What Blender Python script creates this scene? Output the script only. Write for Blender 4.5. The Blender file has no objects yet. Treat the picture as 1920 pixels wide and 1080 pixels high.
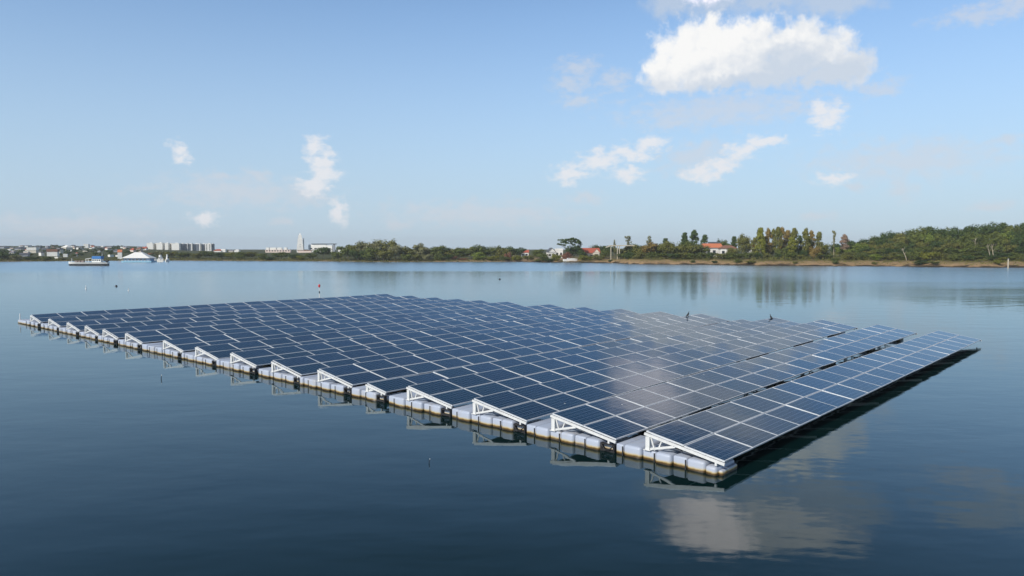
import bpy, bmesh, math, random
from mathutils import Vector, Matrix, Euler, noise as mnoise
random.seed(11)
R = math.radians
sc = bpy.context.scene
col = sc.collection
H, F, PITCH = 5.9, 1361.55, 0.053          # camera height, focal length in photo pixels, downward tilt

# ------------------------------------------------------------------ helpers
def direction(px, py):
    u, v = (px - 960) / F, (540 - py) / F
    c, s = math.cos(PITCH), math.sin(PITCH)
    return Vector((u, c + v * s, -s + v * c))
def at(px, py, Y):
    d = direction(px, py)
    return Vector((0, 0, H)) + d * (Y / d.y)
def lerp_table(t, x):
    if x <= t[0][0]: return t[0][1]
    for (a, p), (b, q) in zip(t, t[1:]):
        if x <= b: return p + (q - p) * (x - a) / (b - a)
    return t[-1][1]
def smooth(a, b, x):
    t = max(0., min(1., (x - a) / (b - a))); return t * t * (3 - 2 * t)

class MB:
    def __init__(s): s.v = []; s.f = []; s.m = []
    def face(s, pts, m=0):
        i = len(s.v); s.v += [tuple(p) for p in pts]; s.f.append(tuple(range(i, i + len(pts)))); s.m.append(m)
    def poly(s, verts, faces, m=0):
        i = len(s.v); s.v += [tuple(p) for p in verts]
        for f in faces: s.f.append(tuple(i + k for k in f)); s.m.append(m)
    def box(s, c, d, m=0, mat=None):
        x, y, z = (k / 2 for k in d); c = Vector(c)
        p = [Vector((a * x, b * y, e * z)) for a in (-1, 1) for b in (-1, 1) for e in (-1, 1)]
        if mat: p = [mat @ q for q in p]
        s.poly([q + c for q in p], [(0, 1, 3, 2), (4, 6, 7, 5), (0, 4, 5, 1), (2, 3, 7, 6), (0, 2, 6, 4), (1, 5, 7, 3)], m)
    def bar(s, a, b, w, h, m=0, up=(0, 0, 1)):
        a, b = Vector(a), Vector(b); d = b - a; L = d.length; y = d.normalized()
        x = y.cross(Vector(up))
        if x.length < 1e-4: x = y.cross(Vector((1, 0, 0)))
        x.normalize(); z = x.cross(y)
        M = Matrix((x, y, z)).transposed()
        s.box((a + b) / 2, (w, L, h), m, M)
    def tube(s, pts, rads, n=7, m=0):
        rings = []; i0 = len(s.v)
        for k, (p, r) in enumerate(zip(pts, rads)):
            p = Vector(p); q = Vector(pts[min(k + 1, len(pts) - 1)]) - Vector(pts[max(k - 1, 0)])
            q.normalize(); x = q.cross(Vector((.13, .97, .2))); x.normalize(); y = q.cross(x)
            for j in range(n):
                t = 2 * math.pi * j / n; s.v.append(tuple(p + (x * math.cos(t) + y * math.sin(t)) * r))
        for k in range(len(pts) - 1):
            for j in range(n):
                a = i0 + k * n + j; b = i0 + k * n + (j + 1) % n
                s.f.append((a, b, b + n, a + n)); s.m.append(m)
        s.f.append(tuple(i0 + j for j in range(n))[::-1]); s.m.append(m)
        s.f.append(tuple(i0 + (len(pts) - 1) * n + j for j in range(n))); s.m.append(m)
    def mesh(s, name, mats, smooth_=False, fix=False):
        me = bpy.data.meshes.new(name); me.from_pydata(s.v, [], s.f)
        for m in (mats if isinstance(mats, (list, tuple)) else [mats]): me.materials.append(m)
        for p, k in zip(me.polygons, s.m): p.material_index = k; p.use_smooth = smooth_
        if fix:
            bm = bmesh.new(); bm.from_mesh(me); bmesh.ops.recalc_face_normals(bm, faces=bm.faces); bm.to_mesh(me); bm.free()
        me.update(); return me
    def build(s, name, mats, parent=None, smooth_=False, fix=False):
        return link(name, s.mesh(name, mats, smooth_, fix), parent)
def link(name, data, parent=None, loc=None):
    o = bpy.data.objects.new(name, data); col.objects.link(o)
    if parent: o.parent = parent
    if loc is not None: o.location = loc
    return o
def tag(o, label=None, cat=None, group=None, kind=None):
    if label: o['label'] = label
    if cat: o['category'] = cat
    if group: o['group'] = group
    if kind: o['kind'] = kind
    return o
def empty(name, loc, rz=0.):
    o = bpy.data.objects.new(name, None); col.objects.link(o)
    o.location = loc; o.rotation_euler.z = rz; o.empty_display_size = .3
    return o
def copy_part(o, parent):
    c = o.copy(); col.objects.link(c); c.parent = parent
    for ch in list(o.children): copy_part(ch, c)
    return c
ORD = ['', 'first', 'second', 'third', 'fourth', 'fifth', 'sixth', 'seventh', 'eighth', 'ninth', 'tenth', 'eleventh', 'twelfth',
       'thirteenth', 'fourteenth', 'fifteenth', 'sixteenth', 'seventeenth', 'eighteenth', 'nineteenth', 'twentieth']
ORD += ['twenty-' + w for w in ORD[1:10]] + ['thirtieth'] + ['thirty-' + w for w in ORD[1:10]] + ['fortieth'] + ['forty-' + w for w in ORD[1:10]]

# ------------------------------------------------------------------ materials
def nm(name):
    m = bpy.data.materials.new(name); m.use_nodes = True
    return m, m.node_tree.nodes, m.node_tree.links, m.node_tree.nodes['Principled BSDF']
def simple(name, c, rough=.6, var=.12, scale=3., metal=0., bump=0.):
    m, N, L, b = nm(name)
    b.inputs['Roughness'].default_value = rough; b.inputs['Metallic'].default_value = metal
    tc = N.new('ShaderNodeTexCoord'); n = N.new('ShaderNodeTexNoise'); n.inputs['Scale'].default_value = scale; n.inputs['Detail'].default_value = 5
    L.new(tc.outputs['Object'], n.inputs['Vector'])
    r = N.new('ShaderNodeValToRGB'); r.color_ramp.elements[0].position = .3; r.color_ramp.elements[1].position = .7
    r.color_ramp.elements[0].color = (*[k * (1 - var) for k in c], 1); r.color_ramp.elements[1].color = (*[min(1, k * (1 + var)) for k in c], 1)
    L.new(n.outputs['Fac'], r.inputs['Fac']); L.new(r.outputs['Color'], b.inputs['Base Color'])
    if bump:
        bp = N.new('ShaderNodeBump'); bp.inputs['Strength'].default_value = bump; bp.inputs['Distance'].default_value = .02
        L.new(n.outputs['Fac'], bp.inputs['Height']); L.new(bp.outputs['Normal'], b.inputs['Normal'])
    return m
def math_(N, L, op, a, b=None, c=None, clamp=False):
    n = N.new('ShaderNodeMath'); n.operation = op; n.use_clamp = clamp
    for i, v in enumerate((a, b, c)):
        if v is None: continue
        if isinstance(v, (int, float)): n.inputs[i].default_value = v
        else: L.new(v, n.inputs[i])
    return n.outputs[0]
def sstep(N, L, v, a, b, lo=0., hi=1.):
    n = N.new('ShaderNodeMapRange'); n.interpolation_type = 'SMOOTHSTEP'
    n.inputs[1].default_value = a; n.inputs[2].default_value = b; n.inputs[3].default_value = lo; n.inputs[4].default_value = hi
    L.new(v, n.inputs[0]); return n.outputs[0]

M = {}
M['frame'] = simple('aluminium_frame', (.72, .74, .76), .42, .08, 4, .35)
M['white_metal'] = simple('white_painted_steel', (.68, .69, .69), .45, .1, 5)
M['black'] = simple('black_rubber', (.018, .018, .02), .7, .3, 8)
M['rope'] = simple('blue_rope', (.06, .3, .5), .8, .2, 20)

# solar glass: dark blue cells, fine busbars and cell gaps, under glass
def solar_mat():
    m, N, L, b = nm('solar_cells')
    tc = N.new('ShaderNodeTexCoord'); sp = N.new('ShaderNodeSeparateXYZ'); L.new(tc.outputs['Object'], sp.inputs[0])
    def line(v, per, w):
        q = math_(N, L, 'DIVIDE', v, per); q = math_(N, L, 'FRACT', q); q = math_(N, L, 'SUBTRACT', q, .5); q = math_(N, L, 'ABSOLUTE', q)
        return math_(N, L, 'GREATER_THAN', q, .5 - w / per / 2)
    gx = line(sp.outputs[0], .169, .013); gy = line(sp.outputs[1], .1875, .013)
    g = math_(N, L, 'MAXIMUM', gx, gy); bus = line(sp.outputs[1], .0625, .004)
    oi = N.new('ShaderNodeObjectInfo')
    hue = N.new('ShaderNodeValToRGB'); e = hue.color_ramp.elements
    e[0].color = (.004, .024, .060, 1); e[1].color = (.007, .034, .080, 1)
    e2 = hue.color_ramp.elements.new(.5); e2.color = (.004, .032, .066, 1)
    L.new(oi.outputs['Random'], hue.inputs['Fac'])
    n = N.new('ShaderNodeTexNoise'); n.inputs['Scale'].default_value = 2.2; n.inputs['Detail'].default_value = 4; L.new(tc.outputs['Object'], n.inputs['Vector'])
    mx = N.new('ShaderNodeMixRGB'); mx.blend_type = 'MULTIPLY'; mx.inputs[0].default_value = .35
    L.new(hue.outputs['Color'], mx.inputs[1]); L.new(n.outputs['Color'], mx.inputs[2])
    m1 = N.new('ShaderNodeMixRGB'); m1.inputs[2].default_value = (.10, .13, .18, 1); L.new(math_(N, L, 'MULTIPLY', bus, .25), m1.inputs[0]); L.new(mx.outputs[0], m1.inputs[1])
    m2 = N.new('ShaderNodeMixRGB'); m2.inputs[2].default_value = (.19, .25, .35, 1); L.new(math_(N, L, 'MULTIPLY', g, .6), m2.inputs[0]); L.new(m1.outputs[0], m2.inputs[1])
    # dust film and dried rain marks, different on every panel
    ov = N.new('ShaderNodeVectorMath'); ov.operation = 'ADD'; L.new(tc.outputs['Object'], ov.inputs[0])
    rs = N.new('ShaderNodeCombineXYZ'); [L.new(math_(N, L, 'MULTIPLY', oi.outputs['Random'], q), rs.inputs[j]) for j, q in enumerate((97., 53., 31.))]; L.new(rs.outputs[0], ov.inputs[1])
    dn = N.new('ShaderNodeTexNoise'); dn.inputs['Scale'].default_value = 1.3; dn.inputs['Detail'].default_value = 8; dn.inputs['Roughness'].default_value = .7; L.new(ov.outputs[0], dn.inputs['Vector'])
    low = sstep(N, L, sp.outputs[1], .22, .0, 0, .07)
    df = math_(N, L, 'ADD', math_(N, L, 'MULTIPLY', sstep(N, L, dn.outputs['Fac'], .48, .8), .07), math_(N, L, 'MULTIPLY', low, dn.outputs['Fac']))
    m3 = N.new('ShaderNodeMixRGB'); m3.inputs[2].default_value = (.22, .23, .23, 1); L.new(df, m3.inputs[0]); L.new(m2.outputs[0], m3.inputs[1])
    vo = N.new('ShaderNodeTexVoronoi'); vo.inputs['Scale'].default_value = 1.1; L.new(ov.outputs[0], vo.inputs['Vector'])
    vd = math_(N, L, 'MULTIPLY', math_(N, L, 'LESS_THAN', vo.outputs['Distance'], .035), math_(N, L, 'GREATER_THAN', oi.outputs['Random'], .6))
    m4 = N.new('ShaderNodeMixRGB'); m4.inputs[2].default_value = (.6, .6, .56, 1); L.new(vd, m4.inputs[0]); L.new(m3.outputs[0], m4.inputs[1])
    L.new(m4.outputs[0], b.inputs['Base Color'])
    b.inputs['Roughness'].default_value = .8; b.inputs['Specular IOR Level'].default_value = 0
    nb = N.new('ShaderNodeTexNoise'); nb.inputs['Scale'].default_value = 1.6; nb.inputs['Detail'].default_value = 2; L.new(tc.outputs['Object'], nb.inputs['Vector'])
    bp = N.new('ShaderNodeBump'); bp.inputs['Strength'].default_value = .12; bp.inputs['Distance'].default_value = .02
    L.new(nb.outputs['Fac'], bp.inputs['Height'])
    gl = N.new('ShaderNodeBsdfGlossy'); gl.inputs['Color'].default_value = (.80, .90, 1, 1); gl.inputs['Roughness'].default_value = .07; L.new(bp.outputs['Normal'], gl.inputs['Normal'])
    fr = N.new('ShaderNodeFresnel'); fr.inputs['IOR'].default_value = 1.27; L.new(bp.outputs['Normal'], fr.inputs['Normal'])   # anti-reflective blue glass
    mx_ = N.new('ShaderNodeMixShader'); L.new(fr.outputs[0], mx_.inputs[0]); L.new(b.outputs[0], mx_.inputs[1]); L.new(gl.outputs[0], mx_.inputs[2])
    L.new(mx_.outputs[0], N['Material Output'].inputs['Surface'])
    return m
M['solar'] = solar_mat()

# plastic pontoons with an algae line just over the water
def pontoon_mat():
    m, N, L, b = nm('pontoon_plastic')
    g = N.new('ShaderNodeNewGeometry'); sp = N.new('ShaderNodeSeparateXYZ'); L.new(g.outputs['Position'], sp.inputs[0])
    n = N.new('ShaderNodeTexNoise'); n.inputs['Scale'].default_value = 5; n.inputs['Detail'].default_value = 6; L.new(g.outputs['Position'], n.inputs['Vector'])
    z = math_(N, L, 'ADD', sp.outputs[2], math_(N, L, 'MULTIPLY', math_(N, L, 'SUBTRACT', n.outputs['Fac'], .5), .07))
    r = N.new('ShaderNodeValToRGB'); e = r.color_ramp.elements
    e[0].position = .0; e[0].color = (.035, .022, .008, 1); e[1].position = 1; e[1].color = (.40, .455, .565, 1)
    for p, c in ((.13, (.10, .055, .015)), (.20, (.36, .25, .09)), (.27, (.50, .44, .31)), (.38, (.42, .46, .55))):
        k = r.color_ramp.elements.new(p); k.color = (*c, 1)
    L.new(math_(N, L, 'DIVIDE', z, .34), r.inputs['Fac'])
    n2 = N.new('ShaderNodeTexNoise'); n2.inputs['Scale'].default_value = 1.7; n2.inputs['Detail'].default_value = 7; L.new(g.outputs['Position'], n2.inputs['Vector'])
    st = sstep(N, L, n2.outputs['Fac'], .52, .72, 0, .45)
    mx = N.new('ShaderNodeMixRGB'); mx.inputs[2].default_value = (.40, .38, .36, 1); L.new(st, mx.inputs[0]); L.new(r.outputs['Color'], mx.inputs[1])
    L.new(mx.outputs[0], b.inputs['Base Color']); b.inputs['Roughness'].default_value = .48
    return m
M['pontoon'] = pontoon_mat()

# ------------------------------------------------------------------ camera, sun, sky
cam = bpy.data.cameras.new('camera'); co = bpy.data.objects.new('camera', cam); col.objects.link(co)
co.location = (0, 0, H); co.rotation_euler = (math.pi / 2 - PITCH, 0, 0)
cam.sensor_width = 36; cam.lens = F / 1920 * 36; cam.clip_start = .1; cam.clip_end = 20000
sc.camera = co
SUN_AZ, SUN_EL = -138., 36.
S = Vector((math.sin(R(SUN_AZ)) * math.cos(R(SUN_EL)), math.cos(R(SUN_AZ)) * math.cos(R(SUN_EL)), math.sin(R(SUN_EL))))
sl = bpy.data.lights.new('sun', 'SUN'); sl.energy = 2.7; sl.angle = R(.53); sl.color = (1, .93, .82)
so = bpy.data.objects.new('sun', sl); col.objects.link(so); so.rotation_euler = S.to_track_quat('Z', 'Y').to_euler(); so.location = S * 300
sc.view_settings.view_transform = 'Standard'; sc.view_settings.look = 'None'; sc.view_settings.exposure = .55; sc.view_settings.gamma = 1
sc.view_settings.use_curve_mapping = False

def az_el(px, py):
    d = direction(px, py); d.normalize()
    return math.degrees(math.atan2(d.x, d.y)), math.degrees(math.asin(d.z))
SOLID = [(1290, 98, 74, 58), (1345, 90, 80, 60), (1405, 92, 88, 60), (1475, 96, 90, 58), (1545, 98, 66, 55), (1600, 122, 46, 40), (1262, 130, 62, 40), (1245, 152, 52, 26),
         (1340, 132, 110, 40), (1450, 132, 120, 34), (1560, 138, 80, 24), (1338, 60, 46, 34), (1410, 62, 60, 34), (1500, 66, 60, 34)]
DARKP = [(1480, 112, 66, 34), (1425, 152, 150, 20), (1555, 138, 70, 26)]
BRIGHT = [(1345, -60, 70, 42), (1400, -84, 160, 46), (1540, -84, 120, 44), (1470, -48, 100, 28)]
BRIGHTEST = [(1332, -62, 72, 58), (1370, -92, 70, 42)]
GREY = [(1262, 2, 66, 34), (1345, 6, 90, 30), (1440, 4, 100, 26), (1560, 8, 110, 30), (1345, -28, 110, 44), (1450, -22, 120, 44), (1560, -26, 120, 40), (1625, -34, 80, 36), (1400, -80, 170, 44), (1530, -82, 120, 42),
        (1860, -50, 110, 34), (1950, -30, 90, 30)]
MID = [(1552, 218, 40, 34), (1540, 205, 26, 20), (1068, 326, 44, 24), (1128, 302, 60, 25), (1180, 287, 60, 21), (1222, 270, 40, 20), (1180, 326, 40, 18), (1318, 326, 48, 22), (1352, 310, 38, 20),
       (1390, 284, 50, 20), (1432, 266, 54, 17), (1565, 335, 40, 17), (594, 280, 25, 34), (604, 306, 34, 32), (608, 330, 36, 30), (588, 350, 46, 24), (635, 398, 19, 34),
       (335, 280, 22, 24), (340, 297, 22, 12), (384, 408, 28, 19)]
FAINT = [(1085, 126, 50, 22), (1070, 158, 44, 24), (1150, 150, 40, 26), (1085, 190, 44, 16), (1490, 200, 46, 18), (1652, 165, 54, 20), (1270, 228, 90, 18), (1840, 28, 110, 22), (1905, 8, 70, 24),
         (1095, 372, 42, 16), (1605, 350, 36, 14), (1690, 355, 34, 32), (1320, 282, 60, 28), (570, 366, 80, 26), (535, 415, 28, 16), (410, 333, 40, 14), (480, 328, 44, 18), (745, 424, 36, 16),
         (1855, 384, 50, 13), (1885, 260, 38, 14), (35, 415, 30, 16), (1300, 300, 90, 40), (1530, 405, 40, 12), (450, 360, 200, 40), (150, 425, 200, 30), (900, 400, 240, 34), (1360, 205, 240, 40), (1700, 300, 220, 50)]
def make_world():
    w = bpy.data.worlds.new('World'); sc.world = w; w.use_nodes = True
    N, L = w.node_tree.nodes, w.node_tree.links
    bg = N['Background']; bg.inputs['Strength'].default_value = .12
    sky = N.new('ShaderNodeTexSky'); sky.sky_type = 'NISHITA'; sky.sun_disc = False
    sky.sun_elevation = R(SUN_EL); sky.sun_rotation = R(SUN_AZ); sky.air_density = 1.0; sky.dust_density = .2; sky.ozone_density = 4.
    tc = N.new('ShaderNodeTexCoord'); sp = N.new('ShaderNodeSeparateXYZ'); L.new(tc.outputs['Generated'], sp.inputs[0])
    az = math_(N, L, 'MULTIPLY', math_(N, L, 'ARCTAN2', sp.outputs[0], sp.outputs[1]), 180 / math.pi)
    el = math_(N, L, 'MULTIPLY', math_(N, L, 'ARCSINE', sp.outputs[2]), 180 / math.pi)
    cb = N.new('ShaderNodeCombineXYZ'); L.new(az, cb.inputs[0]); L.new(el, cb.inputs[1]); P = cb.outputs[0]
    def noise(vec, scale, detail=6, rough=.6):
        n = N.new('ShaderNodeTexNoise'); n.inputs['Scale'].default_value = scale; n.inputs['Detail'].default_value = detail; n.inputs['Roughness'].default_value = rough
        L.new(vec, n.inputs['Vector']); return n
    def vm(op, a, b):
        n = N.new('ShaderNodeVectorMath'); n.operation = op
        for i, v in enumerate((a, b)):
            if isinstance(v, tuple): n.inputs[i].default_value = v
            else: L.new(v, n.inputs[i])
        return n.outputs['Value'] if op in ('LENGTH', 'DOT_PRODUCT') else n.outputs['Vector']
    def warp(amount, scale):
        nz = noise(P, scale, 5, .62)
        return vm('ADD', P, vm('MULTIPLY', vm('SUBTRACT', nz.outputs['Color'], (.5, .5, .5)), (amount, amount, 0)))
    def field(vec, blobs):
        out = None
        for (x, y, rx, ry) in blobs:
            a, e = az_el(x, y); k = math.cos(R(a)) ** 1 * 57.3 / F
            q = vm('SUBTRACT', vec, (a, e, 0)); q = vm('MULTIPLY', q, (1 / (rx * k), 1 / (ry * k), 0))
            f = math_(N, L, 'SUBTRACT', 1, vm('LENGTH', q, (0, 0, 0)))
            out = f if out is None else math_(N, L, 'SMOOTH_MAX', out, f, .15)
        return out
    big = noise(P, .85, 6, .58).outputs['Fac']
    W1, W2 = warp(1.5, .7), warp(1.7, .9)
    mp = N.new('ShaderNodeMapping'); mp.inputs['Rotation'].default_value = (0, 0, R(-24)); mp.inputs['Scale'].default_value = (1, 1.9, 1); L.new(P, mp.inputs[0])
    fine = noise(mp.outputs[0], .95, 7, .62).outputs['Fac']
    def cover(F_, k, a, b, tex=None):
        v = math_(N, L, 'ADD', F_, math_(N, L, 'MULTIPLY', math_(N, L, 'SUBTRACT', tex or big, .5), k))
        return sstep(N, L, v, a, b)
    Fs = field(W1, SOLID); Fm = field(W2, MID); Ff = field(W2, FAINT); Fg = field(W2, GREY)
    cs = cover(Fs, 1.45, -.1, .52); cm = math_(N, L, 'MULTIPLY', cover(Fm, 2.1, -.05, .85, fine), .9)
    cf = math_(N, L, 'MULTIPLY', cover(Ff, 2.2, -.1, 1.0, fine), .58); cg = math_(N, L, 'MULTIPLY', cover(Fg, 1.3, -.1, .8), .62); cb_ = math_(N, L, 'MULTIPLY', cover(field(W2, BRIGHT), 1.5, -.15, .8, fine), .7); cx_ = math_(N, L, 'MULTIPLY', cover(field(W2, BRIGHTEST), 1.2, -.2, .7), .7)
    # light from the upper left: compare the puff texture with itself shifted towards the sun, darker flat bases
    sh = noise(vm('ADD', W1, (-.4, .5, 0)), .42, 7, .55).outputs['Fac']; s0 = noise(W1, .42, 7, .55).outputs['Fac']
    dif = math_(N, L, 'MULTIPLY', math_(N, L, 'SUBTRACT', s0, sh), 1.5)
    dk = sstep(N, L, math_(N, L, 'ADD', field(W2, DARKP), math_(N, L, 'MULTIPLY', math_(N, L, 'SUBTRACT', big, .5), .9)), -.1, .7, 0, -.5)
    dif = math_(N, L, 'ADD', dif, dk)
    b_el = az_el(1400, 175)[1]; t_el = az_el(1400, 40)[1]
    base = sstep(N, L, el, b_el - .2, b_el + (t_el - b_el) * .75, -.32, .26)
    a0, a1 = az_el(1260, 90)[0], az_el(1560, 90)[0]
    side = sstep(N, L, az, a0, a1, .2, -.16)
    lit = math_(N, L, 'ADD', math_(N, L, 'ADD', math_(N, L, 'ADD', dif, base), side), .62, clamp=True)
    r = N.new('ShaderNodeValToRGB'); e = r.color_ramp.elements; k = 1 / (.12 * 2 ** .55)
    e[0].position = .1; e[0].color = (.61, .69, .80, 1); e[1].position = .95; e[1].color = (.96, .96, .955, 1)
    q = e.new(.5); q.color = (.72, .77, .84, 1)
    L.new(lit, r.inputs['Fac'])
    def scale10(c):
        m_ = N.new('ShaderNodeVectorMath'); m_.operation = 'SCALE'; m_.inputs['Scale'].default_value = k
        if isinstance(c, tuple): m_.inputs[0].default_value = c
        else: L.new(c, m_.inputs[0])
        return m_.outputs['Vector']
    def mix(f, a, b):
        m_ = N.new('ShaderNodeMixRGB'); L.new(f, m_.inputs[0]); L.new(a, m_.inputs[1]); L.new(b, m_.inputs[2]); return m_.outputs[0]
    tint = N.new('ShaderNodeMixRGB'); tint.blend_type = 'MULTIPLY'; tint.inputs[0].default_value = 1; tint.inputs[2].default_value = (.82, .89, .92, 1); L.new(sky.outputs[0], tint.inputs[1])
    dp = N.new('ShaderNodeVectorMath'); dp.operation = 'SCALE'; L.new(tint.outputs[0], dp.inputs[0]); L.new(sstep(N, L, el, 17, 34, 1, .25), dp.inputs['Scale'])
    c = dp.outputs['Vector']
    c = mix(sstep(N, L, el, -2, 23, .92, .08), c, scale10((.47, .60, .745)))
    c = mix(cf, c, scale10((.66, .69, .75))); c = mix(cm, c, scale10((.83, .84, .875)))
    c = mix(cg, c, scale10((.60, .66, .735))); c = mix(cb_, c, scale10((1.1, 1.05, 1.03))); c = mix(cx_, c, scale10((2.2, 1.88, 1.80))); c = mix(cs, c, scale10(r.outputs['Color']))
    L.new(c, bg.inputs['Color'])
make_world()

# ------------------------------------------------------------------ water
def water_mat():
    m, N, L, b = nm('reservoir_water')
    g = N.new('ShaderNodeNewGeometry'); P = g.outputs['Position']; sp = N.new('ShaderNodeSeparateXYZ'); L.new(P, sp.inputs[0])
    def noise(sx, sy, scale, detail=4, rough=.55, rot=0.):
        mp = N.new('ShaderNodeMapping'); mp.inputs['Scale'].default_value = (sx, sy, 1); mp.inputs['Rotation'].default_value = (0, 0, rot); L.new(P, mp.inputs[0])
        n = N.new('ShaderNodeTexNoise'); n.inputs['Scale'].default_value = scale; n.inputs['Detail'].default_value = detail; n.inputs['Roughness'].default_value = rough
        L.new(mp.outputs[0], n.inputs['Vector']); return n.outputs['Fac']
    wind = noise(.25, 1., .03, 4, .55)
    # breeze lanes: along the far shore and towards the right, glassy water in between
    yy = math_(N, L, 'ADD', sp.outputs[1], math_(N, L, 'MULTIPLY', math_(N, L, 'SUBTRACT', wind, .5), 160))
    lane = sstep(N, L, yy, 165, 225)
    right = sstep(N, L, math_(N, L, 'ADD', sp.outputs[0], math_(N, L, 'MULTIPLY', math_(N, L, 'SUBTRACT', wind, .5), 60)), 30, 75)
    rl = math_(N, L, 'MULTIPLY', right, sstep(N, L, yy, 75, 130)); lane = math_(N, L, 'MAXIMUM', lane, math_(N, L, 'MULTIPLY', rl, .8))
    rr = N.new('ShaderNodeMapRange'); rr.inputs[3].default_value = .02; rr.inputs[4].default_value = .15; L.new(lane, rr.inputs[0])
    rough = math_(N, L, 'ADD', rr.outputs[0], sstep(N, L, sp.outputs[1], 40, 130, 0, .085))
    h1 = noise(.55, 1., .55, 3, .5, .15); h2 = noise(.5, 1., 2.6, 4, .55, -.2)
    amp = sstep(N, L, wind, .42, .62, .25, 1.7)
    hh = math_(N, L, 'ADD', math_(N, L, 'MULTIPLY', h1, .055), math_(N, L, 'MULTIPLY', h2, math_(N, L, 'MULTIPLY', amp, .010)))
    bp = N.new('ShaderNodeBump'); bp.inputs['Strength'].default_value = .3; bp.inputs['Distance'].default_value = 1.
    L.new(hh, bp.inputs['Height'])
    N.remove(b); body = N.new('ShaderNodeBsdfDiffuse'); body.inputs['Color'].default_value = (.002, .014, .015, 1)
    gl = N.new('ShaderNodeBsdfGlossy'); gl.inputs['Color'].default_value = (.84, .95, 1, 1); L.new(rough, gl.inputs['Roughness']); L.new(bp.outputs['Normal'], gl.inputs['Normal'])
    fr = N.new('ShaderNodeFresnel'); fr.inputs['IOR'].default_value = 1.333; L.new(bp.outputs['Normal'], fr.inputs['Normal'])
    mx = N.new('ShaderNodeMixShader'); L.new(fr.outputs[0], mx.inputs[0]); L.new(body.outputs[0], mx.inputs[1]); L.new(gl.outputs[0], mx.inputs[2])
    L.new(mx.outputs[0], N['Material Output'].inputs['Surface'])
    return m
wb = MB(); wb.face([(-5500, -560, 0), (5500, -560, 0), (5500, 2650, 0), (-5500, 2650, 0)])
tag(wb.build('water', water_mat()), kind='structure')

# ------------------------------------------------------------------ shore land
WL = [(-900, 486), (0, 490.5), (300, 488.5), (600, 490), (720, 491), (960, 490.5), (1030, 492), (1140, 493), (1200, 495.5), (1320, 496.5), (1440, 498.5), (1560, 499), (1680, 499.5), (1800, 501.5), (1920, 502), (2700, 506)]
def shore(px):
    d = direction(px, lerp_table(WL, px)); return -H / d.z * d.y + 2.2 * mnoise.noise(Vector((px * .021, 3, 0))) + 2.2 * mnoise.noise(Vector((px * .07, 9, 0)))
ZT_L = [(0, 0), (3, .45), (20, 1.1), (60, 2.1), (150, 3.2), (300, 4.9), (500, 7.8), (800, 11.6), (1500, 14), (4000, 14)]
ZT_M = [(0, 0), (3, .55), (20, 1.2), (60, 2.), (150, 2.8), (300, 3.6), (800, 5.4), (1500, 6), (4000, 6)]
ZT_R = [(0, 0), (1, .5), (3, 1.0), (9, 2.0), (20, 2.4), (60, 3.2), (150, 4.), (800, 6), (4000, 6)]
ZT_H = [(0, 0), (1, .5), (3, 1.0), (9, 2.0), (20, 2.6), (40, 4.4), (70, 7.), (110, 9.), (150, 9.5), (300, 8), (800, 6), (4000, 6)]
def ground(px, s):
    if s < 0: return -.25 + s * .25
    a = lerp_table(ZT_L, s); b = lerp_table(ZT_M, s); c = lerp_table(ZT_R, s); d = lerp_table(ZT_H, s)
    k1 = smooth(220, 420, px); k2 = smooth(1050, 1220, px); k3 = smooth(1560, 1850, px)
    z = a + (b - a) * k1; z = z + (c - z) * k2; z = z + (d - z) * k3
    return z + (.25 * mnoise.noise(Vector((px * .03, s * .12, 0))) + (.45 * mnoise.noise(Vector((px * .11, s * .2, 5))) if px > 1000 and s < 30 else 0) if s > 2 else 0) - .12
def spot(px, s):                                   # a point of the land, s metres behind the waterline at photo column px
    Y = shore(px) + s; d = direction(px, 480); return Vector((d.x / d.y * Y, Y, ground(px, s)))
def land_mat():
    m, N, L, b = nm('shore_ground'); g = N.new('ShaderNodeNewGeometry'); P = g.outputs['Position']; sp = N.new('ShaderNodeSeparateXYZ'); L.new(P, sp.inputs[0])
    def noise(s, d=5):
        n = N.new('ShaderNodeTexNoise'); n.inputs['Scale'].default_value = s; n.inputs['Detail'].default_value = d; L.new(P, n.inputs['Vector']); return n.outputs['Fac']
    n1, n2 = noise(.18), noise(.9)
    r = N.new('ShaderNodeValToRGB'); e = r.color_ramp.elements
    e[0].color = (.05, .04, .028, 1); e[1].color = (.075, .085, .03, 1); e[1].position = .9
    for p, c in ((.10, (.09, .065, .04)), (.2, (.40, .27, .15)), (.44, (.32, .23, .12)), (.60, (.13, .115, .045))):
        q = e.new(p); q.color = (*c, 1)
    z = math_(N, L, 'ADD', math_(N, L, 'DIVIDE', sp.outputs[2], 3.2), math_(N, L, 'MULTIPLY', math_(N, L, 'SUBTRACT', n1, .5), .75))
    z = math_(N, L, 'ADD', z, sstep(N, L, sp.outputs[0], 15, -50, 0, .5))
    L.new(z, r.inputs['Fac'])
    mx = N.new('ShaderNodeMixRGB'); mx.blend_type = 'MULTIPLY'; mx.inputs[0].default_value = .7
    r2 = N.new('ShaderNodeValToRGB'); r2.color_ramp.elements[0].position = .3; r2.color_ramp.elements[1].position = .7; r2.color_ramp.elements[0].color = (.45, .45, .45, 1)
    L.new(n2, r2.inputs['Fac']); L.new(r.outputs['Color'], mx.inputs[1]); L.new(r2.outputs['Color'], mx.inputs[2]); L.new(mx.outputs[0], b.inputs['Base Color'])
    b.inputs['Roughness'].default_value = .95; b.inputs['Specular IOR Level'].default_value = .15
    return m
lb = MB(); SS = [-10, -3, 0, 1, 3, 6, 9, 14, 20, 30, 40, 55, 70, 90, 110, 150, 220, 300, 400, 500, 650, 800, 1100, 1500, 2200]
PX = list(range(-1700, 3600, 10)); vs = []
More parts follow.
